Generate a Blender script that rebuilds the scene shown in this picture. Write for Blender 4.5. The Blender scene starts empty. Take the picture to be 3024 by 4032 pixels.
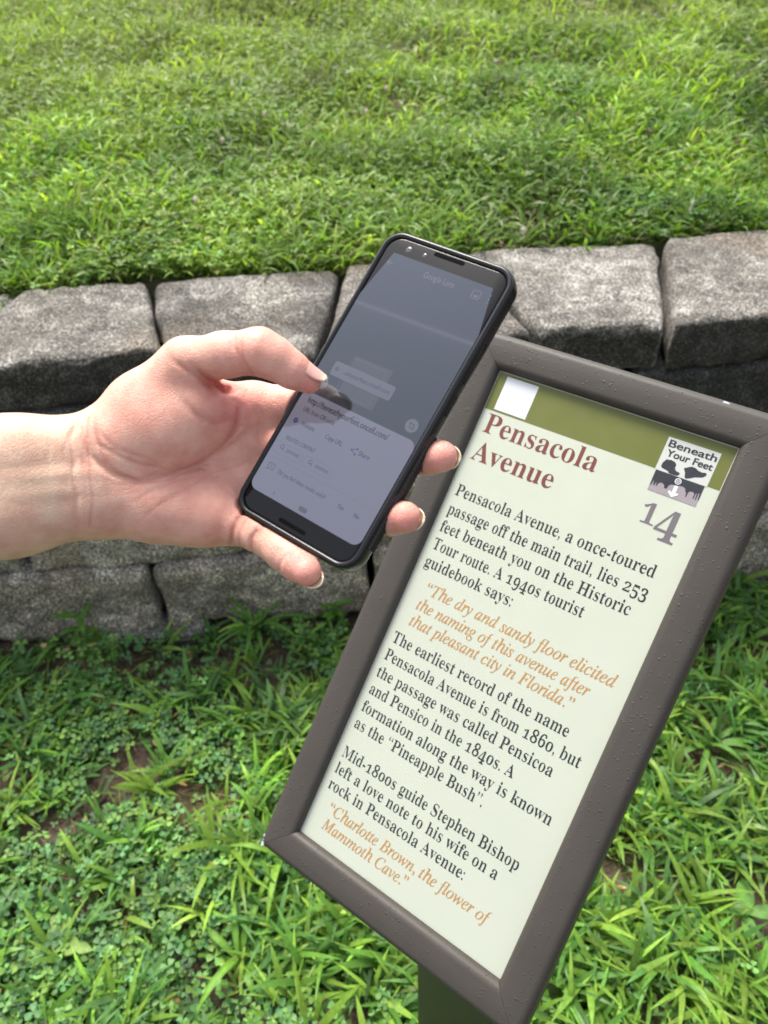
import bpy, bmesh, math, random
import numpy as np
from mathutils import Matrix, Vector, noise as mnoise

sc = bpy.context.scene
COL = sc.collection
rng = np.random.default_rng(7)
random.seed(7)

# ------------------------------------------------------------------ camera, sky, sun, exposure
F_PX, CX, CY, CAM_H = 3028.0, 1512.0, 2016.0, 1.30
R = np.array([[0.9991, -0.043, 0.0], [-0.0285, -0.6623, 0.7487], [-0.0322, -0.748, -0.6629]])
u_, _, v_ = np.linalg.svd(R); R = u_ @ v_
CAM = np.array([0.0, 0.0, CAM_H])
cam_d = bpy.data.cameras.new('camera'); cam = bpy.data.objects.new('camera', cam_d); COL.objects.link(cam)
M = np.eye(4); M[:3, 0] = R[:, 0]; M[:3, 1] = -R[:, 1]; M[:3, 2] = -R[:, 2]; M[:3, 3] = CAM
cam.matrix_world = Matrix(M.tolist())
cam_d.sensor_fit = 'VERTICAL'; cam_d.sensor_height = 36.0; cam_d.lens = F_PX / 4032 * 36
cam_d.clip_start = 0.02; cam_d.clip_end = 400
cam_d.dof.use_dof = True; cam_d.dof.focus_distance = 0.43; cam_d.dof.aperture_fstop = 13.0
sc.camera = cam

SUN_DIR = np.array([-0.33, 0.85, 0.0]); SUN_DIR /= np.linalg.norm(SUN_DIR)
SUN_EL = math.radians(60)
SUN = np.array([SUN_DIR[0] * math.cos(SUN_EL), SUN_DIR[1] * math.cos(SUN_EL), math.sin(SUN_EL)])
world = bpy.data.worlds.new('World'); sc.world = world; world.use_nodes = True
nt = world.node_tree; nt.nodes.clear()
sky = nt.nodes.new('ShaderNodeTexSky'); sky.sky_type = 'NISHITA'; sky.sun_disc = False
sky.sun_elevation = SUN_EL; sky.sun_rotation = math.atan2(SUN[0], SUN[1])
sky.air_density = 1.0; sky.dust_density = 4.0; sky.ozone_density = 1.0
hs = nt.nodes.new('ShaderNodeHueSaturation'); hs.inputs['Saturation'].default_value = 0.42
bg = nt.nodes.new('ShaderNodeBackground'); bg.inputs['Strength'].default_value = 0.15
wo = nt.nodes.new('ShaderNodeOutputWorld')
nt.links.new(sky.outputs[0], hs.inputs['Color']); nt.links.new(hs.outputs[0], bg.inputs[0]); nt.links.new(bg.outputs[0], wo.inputs[0])
sl = bpy.data.lights.new('sun', 'SUN'); sl.energy = 2.6; sl.angle = math.radians(20); sl.color = (1.0, 0.95, 0.86)
so = bpy.data.objects.new('sun', sl); COL.objects.link(so)
so.rotation_euler = Vector((-SUN).tolist()).to_track_quat('-Z', 'Y').to_euler()
sc.view_settings.view_transform = 'Standard'; sc.view_settings.look = 'None'
sc.view_settings.exposure = 1.12; sc.view_settings.gamma = 1.0

# ------------------------------------------------------------------ helpers
def at(px, py, d):
    """photo pixel + distance along the view axis (m) -> world point"""
    return R @ (np.array([(px - CX) / F_PX, (py - CY) / F_PX, 1.0]) * d) + CAM
def onz(px, py, z):
    r = R @ np.array([(px - CX) / F_PX, (py - CY) / F_PX, 1.0])
    return r * ((z - CAM_H) / r[2]) + CAM
def proj(p):
    q = R.T @ (np.asarray(p) - CAM); return q[0] / q[2] * F_PX + CX, q[1] / q[2] * F_PX + CY

def tag(o, label=None, cat=None, group=None, kind=None):
    if label: o['label'] = label
    if cat: o['category'] = cat
    if group: o['group'] = group
    if kind: o['kind'] = kind
    return o
def link(name, me, mats=(), parent=None):
    o = bpy.data.objects.new(name, me); COL.objects.link(o)
    for m in (mats if isinstance(mats, (list, tuple)) else [mats]): me.materials.append(m)
    if parent is not None: o.parent = parent
    return o
def empty(name, mat=None, loc=None):
    o = bpy.data.objects.new(name, None); COL.objects.link(o); o.empty_display_size = 0.05
    if mat is not None: o.matrix_world = mat
    if loc is not None: o.location = loc
    return o
def mesh_quads(name, v, quads, col=None, smooth=False):
    v = np.ascontiguousarray(v, dtype=np.float32); q = np.ascontiguousarray(quads, dtype=np.int32)
    me = bpy.data.meshes.new(name); k = q.shape[1]
    me.vertices.add(len(v)); me.vertices.foreach_set('co', v.ravel())
    me.loops.add(q.size); me.loops.foreach_set('vertex_index', q.ravel())
    me.polygons.add(len(q)); me.polygons.foreach_set('loop_start', np.arange(0, q.size, k, dtype=np.int32))
    if smooth: me.polygons.foreach_set('use_smooth', np.ones(len(q), dtype=bool))
    me.update(calc_edges=True)
    if col is not None:
        a = me.color_attributes.new('Col', 'FLOAT_COLOR', 'POINT')
        c = np.ones((len(v), 4), dtype=np.float32); c[:, :3] = col; a.data.foreach_set('color', c.ravel())
    return me
def mesh_py(name, v, f, smooth=False, sharp=None):
    me = bpy.data.meshes.new(name); me.from_pydata([tuple(map(float, p)) for p in v], [], f); me.update()
    if smooth:
        me.polygons.foreach_set('use_smooth', np.ones(len(me.polygons), dtype=bool))
        if sharp: me.set_sharp_from_angle(angle=math.radians(sharp))
    return me
class N:
    """tiny node-building helper"""
    def __init__(s, name):
        s.m = bpy.data.materials.new(name); s.m.use_nodes = True; s.t = s.m.node_tree; s.t.nodes.clear()
        s.out = s.t.nodes.new('ShaderNodeOutputMaterial')
    def n(s, typ, **kw):
        nd = s.t.nodes.new('ShaderNode' + typ)
        for k, val in kw.items():
            if k in nd.bl_rna.properties: setattr(nd, k, val)
            else: nd.inputs[k.replace('_', ' ')].default_value = val
        return nd
    def l(s, a, b): s.t.links.new(a, b)
    def noise(s, scale, detail=3, rough=0.55, vec=None):
        nd = s.n('TexNoise'); nd.inputs['Scale'].default_value = scale; nd.inputs['Detail'].default_value = detail
        nd.inputs['Roughness'].default_value = rough
        if vec is not None: s.l(vec, nd.inputs['Vector'])
        return nd.outputs['Fac']
    def ramp(s, fac, stops):
        nd = s.n('ValToRGB'); e = nd.color_ramp.elements
        while len(e) < len(stops): e.new(0.5)
        for el, (p, c) in zip(e, stops):
            el.position = p; el.color = (*c, 1) if len(c) == 3 else c
        s.l(fac, nd.inputs[0]); return nd.outputs[0]
    def mix(s, fac, a, b, mode='MIX'):
        nd = s.n('Mix', data_type='RGBA', blend_type=mode)
        for val, i in ((fac, 0), (a, 6), (b, 7)):
            if isinstance(val, (int, float)): nd.inputs[i].default_value = val
            elif isinstance(val, tuple): nd.inputs[i].default_value = (*val, 1)
            else: s.l(val, nd.inputs[i])
        return nd.outputs[2]
    def bump(s, h, strength, dist, normal=None):
        nd = s.n('Bump'); nd.inputs['Strength'].default_value = strength; nd.inputs['Distance'].default_value = dist
        s.l(h, nd.inputs['Height'])
        if normal is not None: s.l(normal, nd.inputs['Normal'])
        return nd.outputs[0]
    def pr(s, color=None, rough=0.5, normal=None, **kw):
        p = s.n('BsdfPrincipled')
        if color is not None:
            if isinstance(color, tuple): p.inputs['Base Color'].default_value = (*color, 1)
            else: s.l(color, p.inputs['Base Color'])
        if isinstance(rough, (int, float)): p.inputs['Roughness'].default_value = rough
        else: s.l(rough, p.inputs['Roughness'])
        if normal is not None: s.l(normal, p.inputs['Normal'])
        for k, val in kw.items():
            p.inputs[k.replace('_', ' ')].default_value = val
        return p
    def done(s, shader): s.l(shader, s.out.inputs[0]); return s.m
    def pos(s): return s.n('NewGeometry').outputs['Position']
    def obj(s): return s.n('TexCoord').outputs['Object']
def simple(name, color, rough=0.5, var=0.08, scale=200, **kw):
    b = N(name); f = b.noise(scale, 3, vec=b.obj())
    c = b.mix(f, tuple(x * (1 - var) for x in color), tuple(min(1, x * (1 + var)) for x in color))
    return b.done(b.pr(c, rough, **kw).outputs[0])
def waves(seed, n, lo, hi):
    r = np.random.default_rng(seed); k = r.uniform(lo, hi, n); a = r.uniform(0, 6.283, n); p = r.uniform(0, 6.283, n)
    return lambda x, y: sum(np.sin(k[i] * (x * np.cos(a[i]) + y * np.sin(a[i])) + p[i]) for i in range(n)) / math.sqrt(n / 2)

# ------------------------------------------------------------------ materials
def leaf_mat(name, trans=0.42, rough=0.42, tint=(1.22, 1.28, 0.55)):
    b = N(name); vc = b.n('VertexColor', layer_name='Col').outputs[0]
    f = b.noise(140, 2, vec=b.pos())
    c = b.mix(1.0, vc, b.ramp(f, [(0.3, (0.78, 0.8, 0.8)), (0.7, (1.15, 1.12, 1.1))]), 'MULTIPLY')
    p = b.pr(c, rough); p.inputs['Specular IOR Level'].default_value = 0.22
    t = b.n('BsdfTranslucent'); b.l(b.mix(1.0, c, tint, 'MULTIPLY'), t.inputs[0])
    mx = b.n('MixShader'); mx.inputs[0].default_value = trans; b.l(p.outputs[0], mx.inputs[1]); b.l(t.outputs[0], mx.inputs[2])
    return b.done(mx.outputs[0])
M_GRASS = leaf_mat('grass_blade', 0.48, 0.36); M_LEAF = leaf_mat('weed_leaf', 0.35, 0.5)
M_STRAW = leaf_mat('dry_straw', 0.2, 0.7, (1.1, 1.0, 0.8))

b = N('soil'); p = b.pos()
c = b.ramp(b.noise(9, 6, vec=p), [(0.3, (0.04, 0.026, 0.018)), (0.5, (0.095, 0.062, 0.042)), (0.72, (0.19, 0.135, 0.10))])
c = b.mix(b.ramp(b.noise(5, 4, vec=p), [(0.52, (0, 0, 0)), (0.64, (1, 1, 1))]), c, (0.075, 0.075, 0.012))
c = b.mix(b.ramp(b.noise(150, 3, vec=p), [(0.55, (0, 0, 0)), (0.75, (0.6, 0.6, 0.6))]), c, (0.26, 0.18, 0.13))
M_SOIL = b.done(b.pr(c, 0.9, b.bump(b.noise(260, 5, 0.7, vec=p), 1.0, 0.005, b.bump(b.noise(70, 6, 0.7, vec=p), 1.0, 0.016))).outputs[0])
b = N('lawn_soil'); p = b.pos()
c = b.ramp(b.noise(7, 6, vec=p), [(0.3, (0.03, 0.03, 0.014)), (0.5, (0.065, 0.06, 0.025)), (0.75, (0.16, 0.12, 0.07))])
M_LAWN = b.done(b.pr(c, 0.95, b.bump(b.noise(60, 5, vec=p), 0.8, 0.02)).outputs[0])

def stone_mat(name, tone, face_tint=(0.3, 0.3, 0.28), dark=(0.42, 0.405, 0.38)):
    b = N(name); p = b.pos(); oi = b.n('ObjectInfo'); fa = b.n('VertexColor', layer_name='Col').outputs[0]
    base = b.ramp(b.noise(26, 8, 0.7, vec=p), [(0.28, (0.165, 0.162, 0.156)), (0.5, (0.355, 0.348, 0.335)), (0.72, (0.60, 0.59, 0.57))])
    blot = b.ramp(b.noise(7.5, 7, 0.7, vec=p), [(0.40, dark), (0.52, tuple(0.35 + 0.5 * t for t in dark)), (0.62, (1, 1, 1))])
    c = b.mix(0.85, base, blot, 'MULTIPLY')
    tan = b.ramp(b.noise(4.2, 5, vec=p), [(0.54, (0, 0, 0)), (0.70, (0.42, 0.42, 0.42))])
    c = b.mix(tan, c, (0.27, 0.215, 0.155))
    spk = b.ramp(b.noise(240, 4, 0.8, vec=p), [(0.39, (0.06, 0.059, 0.058)), (0.475, (0.66, 0.66, 0.66)), (0.54, (1.1, 1.1, 1.1)), (0.62, (3.0, 2.95, 2.85))])
    c = b.mix(0.9, c, spk, 'MULTIPLY')
    c = b.mix(1.0, c, tone, 'MULTIPLY')
    edge = b.mix(0.5, fa, b.mix(1.0, fa, b.ramp(b.noise(34, 6, 0.7, vec=p), [(0.32, (0.2,) * 3), (0.68, (1.5,) * 3)]), 'MULTIPLY'))   # patchy darker tone on the front faces
    c = b.mix(b.ramp(edge, [(0.35, (0,) * 3), (0.75, (1,) * 3)]), c, b.mix(1.0, c, face_tint, 'MULTIPLY'))
    rv = b.ramp(oi.outputs['Random'], [(0.0, (0.82, 0.8, 0.78)), (1.0, (1.12, 1.12, 1.12))])
    c = b.mix(1.0, c, rv, 'MULTIPLY')
    n1 = b.bump(b.noise(230, 5, 0.8, vec=p), 1.0, 0.008)
    n2 = b.bump(b.noise(60, 5, 0.7, vec=p), 0.9, 0.012, n1)
    return b.done(b.pr(c, 0.93, n2).outputs[0])
M_CAP = stone_mat('cap_stone_concrete', (1.02, 0.985, 0.93)); M_BLOCK = stone_mat('wall_block_concrete', (2.25, 2.15, 1.95), (0.82, 0.80, 0.74)); M_BLACK = stone_mat('dark_block_concrete', (0.42, 0.42, 0.39), (0.5, 0.5, 0.48))  # upper course toned darker than the lower blocks
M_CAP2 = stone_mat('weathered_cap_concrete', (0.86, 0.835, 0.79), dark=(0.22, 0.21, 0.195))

# ------------------------------------------------------------------ terrain
gw = waves(3, 10, 5, 30)
def ground_z(x, y): return 0.010 * gw(x, y) - 0.004
lw = waves(5, 10, 2, 14)
def lawn_z(x, y): return 0.622 + 0.062 * np.maximum(y - 1.5, 0) + 0.018 * lw(x, y) * np.clip((y - 1.5) * 3, 0.1, 1) - 0.07 * np.clip((1.535 + 0.08 * x - y) / 0.05, 0, 1)
def grid_sheet(name, xs, ys, zf, mat):
    X, Y = np.meshgrid(xs, ys); Z = zf(X, Y); nx, ny = len(xs), len(ys)
    i = (np.arange(ny - 1)[:, None] * nx + np.arange(nx - 1)[None, :]).ravel()
    o = link(name, mesh_quads(name, np.stack([X, Y, Z], -1).reshape(-1, 3), np.stack([i, i + 1, i + nx + 1, i + nx], 1), smooth=True), mat)
    return tag(o, kind='structure')
grid_sheet('ground', np.concatenate([[-160, -40, -10], np.linspace(-3, 3, 151), [10, 40, 160]]),
           np.concatenate([[-160, -40, -8], np.linspace(-1.5, 1.3, 71)]), ground_z, M_SOIL)
def lz(x, y):
    far = np.maximum(y - 7, 0); return lawn_z(x, np.minimum(y, 7)) + far * 0.01
grid_sheet('lawn', np.concatenate([[-160, -40, -10], np.linspace(-4, 4, 121), [10, 40, 160]]),
           np.concatenate([np.linspace(1.38, 1.7, 50), np.linspace(1.75, 7, 110), [10, 40, 160]]), lz, M_LAWN)

# ------------------------------------------------------------------ retaining wall
wall = empty('stone_wall', loc=(0, 1.2, 0))
tag(wall, 'low retaining wall of rough grey concrete blocks holding up the lawn', 'wall')
def stone(name, top4, z0, z1, mat, rad=0.014, amp=(0.003, 0.007), seed=0, nseg=(34, 24, 12), tilt=0.0):
    """top4: XY of front-left, front-right, back-right, back-left; rounded, split-faced block"""
    P = np.array(top4, float); w = np.linalg.norm(P[1] - P[0]); d = np.linalg.norm(P[3] - P[0]); h = z1 - z0
    nx, ny, nz = nseg
    idx = {}; verts = []; faces = []
    def vid(i, j, k):
        if (i, j, k) not in idx: idx[(i, j, k)] = len(verts); verts.append((i, j, k))
        return idx[(i, j, k)]
    for i in range(nx):
        for j in range(ny):
            faces.append((vid(i, j, nz), vid(i + 1, j, nz), vid(i + 1, j + 1, nz), vid(i, j + 1, nz)))
            faces.append((vid(i, j, 0), vid(i, j + 1, 0), vid(i + 1, j + 1, 0), vid(i + 1, j, 0)))
    for i in range(nx):
        for k in range(nz):
            faces.append((vid(i, 0, k), vid(i + 1, 0, k), vid(i + 1, 0, k + 1), vid(i, 0, k + 1)))
            faces.append((vid(i, ny, k), vid(i, ny, k + 1), vid(i + 1, ny, k + 1), vid(i + 1, ny, k)))
    for j in range(ny):
        for k in range(nz):
            faces.append((vid(0, j, k), vid(0, j, k + 1), vid(0, j + 1, k + 1), vid(0, j + 1, k)))
            faces.append((vid(nx, j, k), vid(nx, j + 1, k), vid(nx, j + 1, k + 1), vid(nx, j, k + 1)))
    g = np.array(verts, float) / np.array([nx, ny, nz])
    q = (g - 0.5) * np.array([w, d, h]); half = np.array([w, d, h]) / 2
    s = Vector((seed * 3.7, seed * 1.3, seed * 2.1))
    out = []; frt = []
    for a in q:
        ww = Vector(a.tolist()) * 9 + s
        r = rad * (1 + 0.7 * mnoise.noise(ww * 0.9)); r = max(0.003, r)
        inner = np.clip(a, -half + r, half - r); dv = a - inner; L = np.linalg.norm(dv)
        nrm = dv / L if L > 1e-9 else np.zeros(3)
        pt = inner + nrm * min(L, r) if L > 0 else a
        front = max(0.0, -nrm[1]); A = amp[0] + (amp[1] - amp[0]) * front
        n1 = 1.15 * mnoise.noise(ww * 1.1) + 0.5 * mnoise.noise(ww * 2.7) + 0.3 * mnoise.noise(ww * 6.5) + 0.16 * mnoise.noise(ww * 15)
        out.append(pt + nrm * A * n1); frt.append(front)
    out = np.array(out); uv = out[:, :2] / np.array([w, d]) + 0.5; uu, vv = uv[:, 0:1], uv[:, 1:2]
    XY = (P[0] * (1 - uu) * (1 - vv) + P[1] * uu * (1 - vv) + P[2] * uu * vv + P[3] * (1 - uu) * vv)
    Z = out[:, 2] + (z0 + z1) / 2 + tilt * (uv[:, 0] - 0.5)
    V = np.concatenate([XY, Z[:, None]], 1); c = V.mean(0)
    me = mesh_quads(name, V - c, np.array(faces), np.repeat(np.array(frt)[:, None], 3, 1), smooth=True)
    o = link(name, me, mat, wall); o.matrix_parent_inverse = Matrix.Identity(4); o.location = (c - np.array([0, 1.2, 0])).tolist()
    return o
caps = [  # front-left, front-right, back-right, back-left, z0, z1, material
    ([(-1.46, 1.10), (-1.17, 1.11), (-1.22, 1.46), (-1.50, 1.44)], 0.545, 0.632, M_CAP, None),
    ([(-1.16, 1.11), (-0.815, 1.115), (-0.705, 1.47), (-1.21, 1.46)], 0.545, 0.636, M_CAP2, None),
    ([(-0.805, 1.125), (-0.378, 1.200), (-0.458, 1.475), (-0.695, 1.468)], 0.550, 0.641, M_CAP, 'pale cap stone with brown stain, left of the thumb'),
    ([(-0.368, 1.196), (-0.110, 1.150), (-0.064, 1.515), (-0.448, 1.470)], 0.549, 0.642, M_CAP2, 'darkest cap stone, above the hand'),
    ([(-0.100, 1.150), (0.278, 1.195), (0.170, 1.545), (-0.054, 1.515)], 0.550, 0.640, M_CAP, None),
    ([(0.288, 1.196), (0.502, 1.190), (0.600, 1.575), (0.180, 1.548)], 0.550, 0.644, M_CAP, 'pale cap stone above the sign'),
    ([(0.511, 1.188), (0.830, 1.235), (0.880, 1.612), (0.611, 1.565)], 0.549, 0.647, M_CAP, None),
    ([(0.840, 1.236), (1.13, 1.25), (1.24, 1.64), (0.890, 1.614)], 0.549, 0.645, M_CAP2, None),
    ([(1.14, 1.25), (1.52, 1.30), (1.46, 1.66), (1.25, 1.64)], 0.549, 0.645, M_CAP, None),
]
for k, (p4, z0, z1, m, lab) in enumerate(caps):
    near = 1 <= k <= 7
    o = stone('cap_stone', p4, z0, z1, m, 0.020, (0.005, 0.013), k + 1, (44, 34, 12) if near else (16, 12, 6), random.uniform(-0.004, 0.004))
    if lab: o['label'] = lab
face = lambda x: 1.133 + 0.052 * x
for course, (z0, z1, off, joints) in enumerate([
        (0.002, 0.186, 0.0, (-1.405, -0.948, -0.490, -0.034, 0.424, 0.881, 1.338)),
        (0.190, 0.366, 0.018, (-1.63, -1.18, -0.730, -0.272, 0.186, 0.642, 1.10, 1.55)),
        (0.370, 0.546, 0.034, (-1.37, -0.912, -0.455, 0.004, 0.462, 0.918, 1.375))]):
    for i, (a, c_) in enumerate(zip(joints[:-1], joints[1:])):
        a2, c2 = a + 0.005, c_ - 0.005
        near = abs((a + c_) / 2) < 1.05
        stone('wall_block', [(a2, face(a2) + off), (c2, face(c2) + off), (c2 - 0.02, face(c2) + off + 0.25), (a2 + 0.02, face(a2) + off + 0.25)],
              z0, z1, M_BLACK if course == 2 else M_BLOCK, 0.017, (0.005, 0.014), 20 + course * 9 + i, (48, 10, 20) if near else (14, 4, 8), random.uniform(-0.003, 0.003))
for k, (x0, x1) in enumerate(((-0.63, -0.40), (0.70, 0.98))):   # footing stones that peek out of the soil
    stone('footing_stone', [(x0, face(x0) - 0.035), (x1, face(x1) - 0.035), (x1, face(x1) + 0.05), (x0, face(x0) + 0.05)], -0.08, 0.016, M_CAP, 0.012, (0.004, 0.007), 50 + k, (24, 10, 8))
# ------------------------------------------------------------------ vegetation
def blades(pos, phi, th0, th1, L, w, col, fold=0.0, K=5, prof=(0.75, 1.0, 0.9, 0.6, 0.06), tipcol=None):
    n = len(pos); s = np.linspace(0, 1, K); V = np.zeros((n, K, 2, 3))
    th = th0[:, None] + (th1 - th0)[:, None] * s[None]
    ds = (L / (K - 1))[:, None]
    r = np.concatenate([np.zeros((n, 1)), np.cumsum(np.sin(th[:, :-1] * 0.5 + th[:, 1:] * 0.5) * ds, 1)], 1)
    z = np.concatenate([np.zeros((n, 1)), np.cumsum(np.cos(th[:, :-1] * 0.5 + th[:, 1:] * 0.5) * ds, 1)], 1)
    tw = rng.uniform(-0.7, 0.7, n)
    side = np.stack([-np.sin(phi) * np.cos(tw), np.cos(phi) * np.cos(tw), np.sin(tw)], -1)
    cen = pos[:, None, :] + np.stack([r * np.cos(phi)[:, None], r * np.sin(phi)[:, None], z], -1)
    wv = (w[:, None] * np.array(prof)[None])[..., None] * side[:, None, :] * 0.5
    V[:, :, 0] = cen - wv; V[:, :, 1] = cen + wv
    base = (np.arange(n) * K * 2)[:, None] + (np.arange(K - 1) * 2)[None]
    Q = np.stack([base, base + 1, base + 3, base + 2], -1).reshape(-1, 4)
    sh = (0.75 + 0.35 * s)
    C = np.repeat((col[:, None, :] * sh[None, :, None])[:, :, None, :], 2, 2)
    return V.reshape(-1, 3), Q, C.reshape(-1, 3)
LEAFLET = np.array([[0, 0, 0], [-0.33, 0.45, 0.10], [-0.40, 0.82, 0.12], [0, 0.93, 0.0], [0.40, 0.82, 0.12], [0.33, 0.45, 0.10]])
def clovers(pos, hgt, size, col, tilt=0.45):
    """trifoliate leaves on thin stalks"""
    n = len(pos); ang = rng.uniform(0, 6.283, n); Vs, Qs, Cs = [], [], []; off = 0
    ax = rng.uniform(0, 6.283, n); tl = rng.normal(0, tilt, n)
    top = pos + np.stack([rng.normal(0, 0.012, n), rng.normal(0, 0.012, n), hgt], -1)
    t1 = np.stack([np.cos(ax), np.sin(ax), np.zeros(n)], -1)
    nz = np.stack([-np.sin(ax) * np.sin(tl), np.cos(ax) * np.sin(tl), np.cos(tl)], -1); t2 = np.cross(nz, t1)
    for k in range(3):
        a = ang + k * 2.0944 + rng.normal(0, 0.1, n); ca, sa = np.cos(a), np.sin(a)
        e1 = t1 * ca[:, None] + t2 * sa[:, None]; e2 = -t1 * sa[:, None] + t2 * ca[:, None]
        droop = rng.uniform(-0.25, 0.25, n)
        pts = LEAFLET[None] * size[:, None, None]
        v = top[:, None] + pts[..., 0:1] * e2[:, None] + pts[..., 1:2] * (e1 + nz * droop[:, None])[:, None] + pts[..., 2:3] * nz[:, None]
        Vs.append(v.reshape(-1, 3)); bse = (np.arange(n) * 6)[:, None] + off
        Qs.append(np.concatenate([bse + np.array([[0, 3, 2, 1]]), bse + np.array([[0, 5, 4, 3]])], 0)); off += n * 6
        Cs.append(np.repeat(col * rng.uniform(0.88, 1.12, (n, 1)), 6, 0))
    wv = np.array([0.0006, 0.0003, 0])
    v = np.stack([pos - wv, pos + wv, top + wv, top - wv], 1); Vs.append(v.reshape(-1, 3))
    Qs.append((np.arange(n) * 4)[:, None] + off + np.array([[0, 1, 2, 3]])); Cs.append(np.repeat(col * 0.8, 4, 0))
    return np.concatenate(Vs), np.concatenate(Qs), np.concatenate(Cs)
def join(parts):
    V, Q, C, o = [], [], [], 0
    for v, q, c in parts:
        V.append(v); Q.append(q + o); C.append(c); o += len(v)
    return np.concatenate(V), np.concatenate(Q), np.concatenate(C)
def veg(name, parts, mat):
    v, q, c = join(parts); o = link(name, mesh_quads(name, v, q, c, smooth=True), mat); return tag(o, kind='stuff')
def pal(n, cols, jit=0.16):
    cols = np.array(cols); c = cols[rng.integers(0, len(cols), n)]
    return np.clip(c * rng.normal(1, jit, (n, 1)) * rng.normal(1, 0.05, (n, 3)), 0.004, 1)
G_LAWN = [(0.115, 0.225, 0.03), (0.085, 0.19, 0.032), (0.14, 0.255, 0.036), (0.16, 0.29, 0.04), (0.065, 0.15, 0.036), (0.20, 0.26, 0.075)]
G_LOW = [(0.125, 0.275, 0.048), (0.10, 0.235, 0.052), (0.17, 0.325, 0.055), (0.22, 0.375, 0.06), (0.115, 0.24, 0.08)]
G_CLO = [(0.115, 0.25, 0.095), (0.135, 0.285, 0.085), (0.10, 0.215, 0.09), (0.175, 0.325, 0.085)]
# upper lawn -----------------------------------------------------------------
dens_u = waves(11, 14, 6, 32); tone_u = waves(12, 14, 4, 26); tone_w = waves(13, 6, 1.5, 4)
def lawn_pts(n, ymax=5.2):
    y = 1.44 + (ymax - 1.44) * rng.random(n) ** 1.35
    hw = 1.2 + (y - 1.4) * 0.58
    x = rng.uniform(-1, 1, n) * hw + 0.04
    m = (y > 1.53 + 0.08 * x + 0.012 * np.sin(11 * x))
    x, y = x[m], y[m]; return x, y
def shade_col(c, x, y):
    t = np.clip(tone_u(x, y), -1.6, 1.6)[:, None]
    dry = np.clip(0.12 + 0.55 * np.clip((y - 2.2) * 0.8, 0, 1) + 0.6 * np.clip(-x - 0.2, 0, 1) * np.clip((y - 1.9) * 0.9, 0, 1) + 0.16 * tone_w(x, y), 0, 0.85)[:, None]     # sun glare towards back and left painted in as paler colour, plus drier turf
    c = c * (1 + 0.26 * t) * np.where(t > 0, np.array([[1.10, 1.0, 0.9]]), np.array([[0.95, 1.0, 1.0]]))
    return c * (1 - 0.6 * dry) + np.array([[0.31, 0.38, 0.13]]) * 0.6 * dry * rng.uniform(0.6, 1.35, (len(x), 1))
parts = []
x, y = lawn_pts(205000); m = rng.random(len(x)) < np.clip(0.78 + 0.4 * dens_u(x, y), 0.08, 1); x, y = x[m], y[m]; n = len(x); cl = np.clip(1 + 0.45 * dens_u(x, y), 0.4, 2)
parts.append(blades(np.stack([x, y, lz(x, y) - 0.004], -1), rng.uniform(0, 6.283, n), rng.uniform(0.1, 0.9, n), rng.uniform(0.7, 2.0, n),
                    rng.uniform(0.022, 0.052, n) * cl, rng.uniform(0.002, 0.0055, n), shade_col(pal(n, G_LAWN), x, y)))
x, y = lawn_pts(38000); n = len(x)   # broad, arching crabgrass blades
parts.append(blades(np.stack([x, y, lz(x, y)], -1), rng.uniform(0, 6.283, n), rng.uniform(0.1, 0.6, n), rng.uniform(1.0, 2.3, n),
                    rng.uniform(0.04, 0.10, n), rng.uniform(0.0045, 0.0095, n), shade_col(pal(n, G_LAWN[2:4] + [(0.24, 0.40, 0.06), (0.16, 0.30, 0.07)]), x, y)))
veg('lawn_grass', parts, M_GRASS)
x, y = lawn_pts(104000); m = waves(14, 10, 3, 12)(x, y) + rng.normal(0, 0.9, len(x)) > 0.25; x, y = x[m], y[m]; n = len(x)
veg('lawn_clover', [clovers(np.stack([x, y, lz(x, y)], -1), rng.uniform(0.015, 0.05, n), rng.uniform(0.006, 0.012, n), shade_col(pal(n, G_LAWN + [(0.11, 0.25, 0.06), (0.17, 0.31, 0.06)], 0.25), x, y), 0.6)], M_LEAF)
x, y = lawn_pts(28000); n = len(x)
veg('dry_lawn_straw', [blades(np.stack([x, y, lz(x, y) + 0.012], -1), rng.uniform(0, 6.283, n), rng.uniform(0.9, 1.5, n), rng.uniform(1.3, 1.9, n),
                        rng.uniform(0.02, 0.06, n), rng.uniform(0.001, 0.0026, n), pal(n, [(0.32, 0.25, 0.14), (0.22, 0.15, 0.08), (0.38, 0.32, 0.2)]))], M_STRAW)
# ground below the wall --------------------------------------------------------
S_ = 3024 / 1659
bare = [(onz(px * S_, py * S_, 0)[:2], r) for px, py, r in ((130, 1450, 0.075), (300, 1445, 0.06), (470, 1420, 0.05), (260, 1655, 0.075), (330, 1640, 0.05), (110, 1790, 0.085), (200, 1760, 0.06),
        (40, 1690, 0.05), (590, 1420, 0.05), (420, 1560, 0.045), (760, 1400, 0.05), (700, 1330, 0.04), (1560, 1480, 0.04), (330, 1900, 0.03), (30, 1430, 0.05))]
def cover(x, y):
    c = np.ones_like(x)
    for (bp, r) in bare: c *= 1 - 0.95 * np.exp(-(((x - bp[0]) ** 2 + ((y - bp[1]) * 1.25) ** 2) / (0.78 * r) ** 2) ** 1.5)
    near = np.clip((face(x) - 0.005 - y) / 0.05, 0, 1)
    foot = np.exp(-((face(x) - 0.10 - y) / 0.075) ** 2) * np.clip(0.75 + 0.5 * np.sin(13 * x + 1.0), 0.1, 1)     # thin growth on the bare strip along the wall foot
    return c * near * (1 - 0.86 * foot)
dens_l = waves(21, 12, 8, 34)
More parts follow.
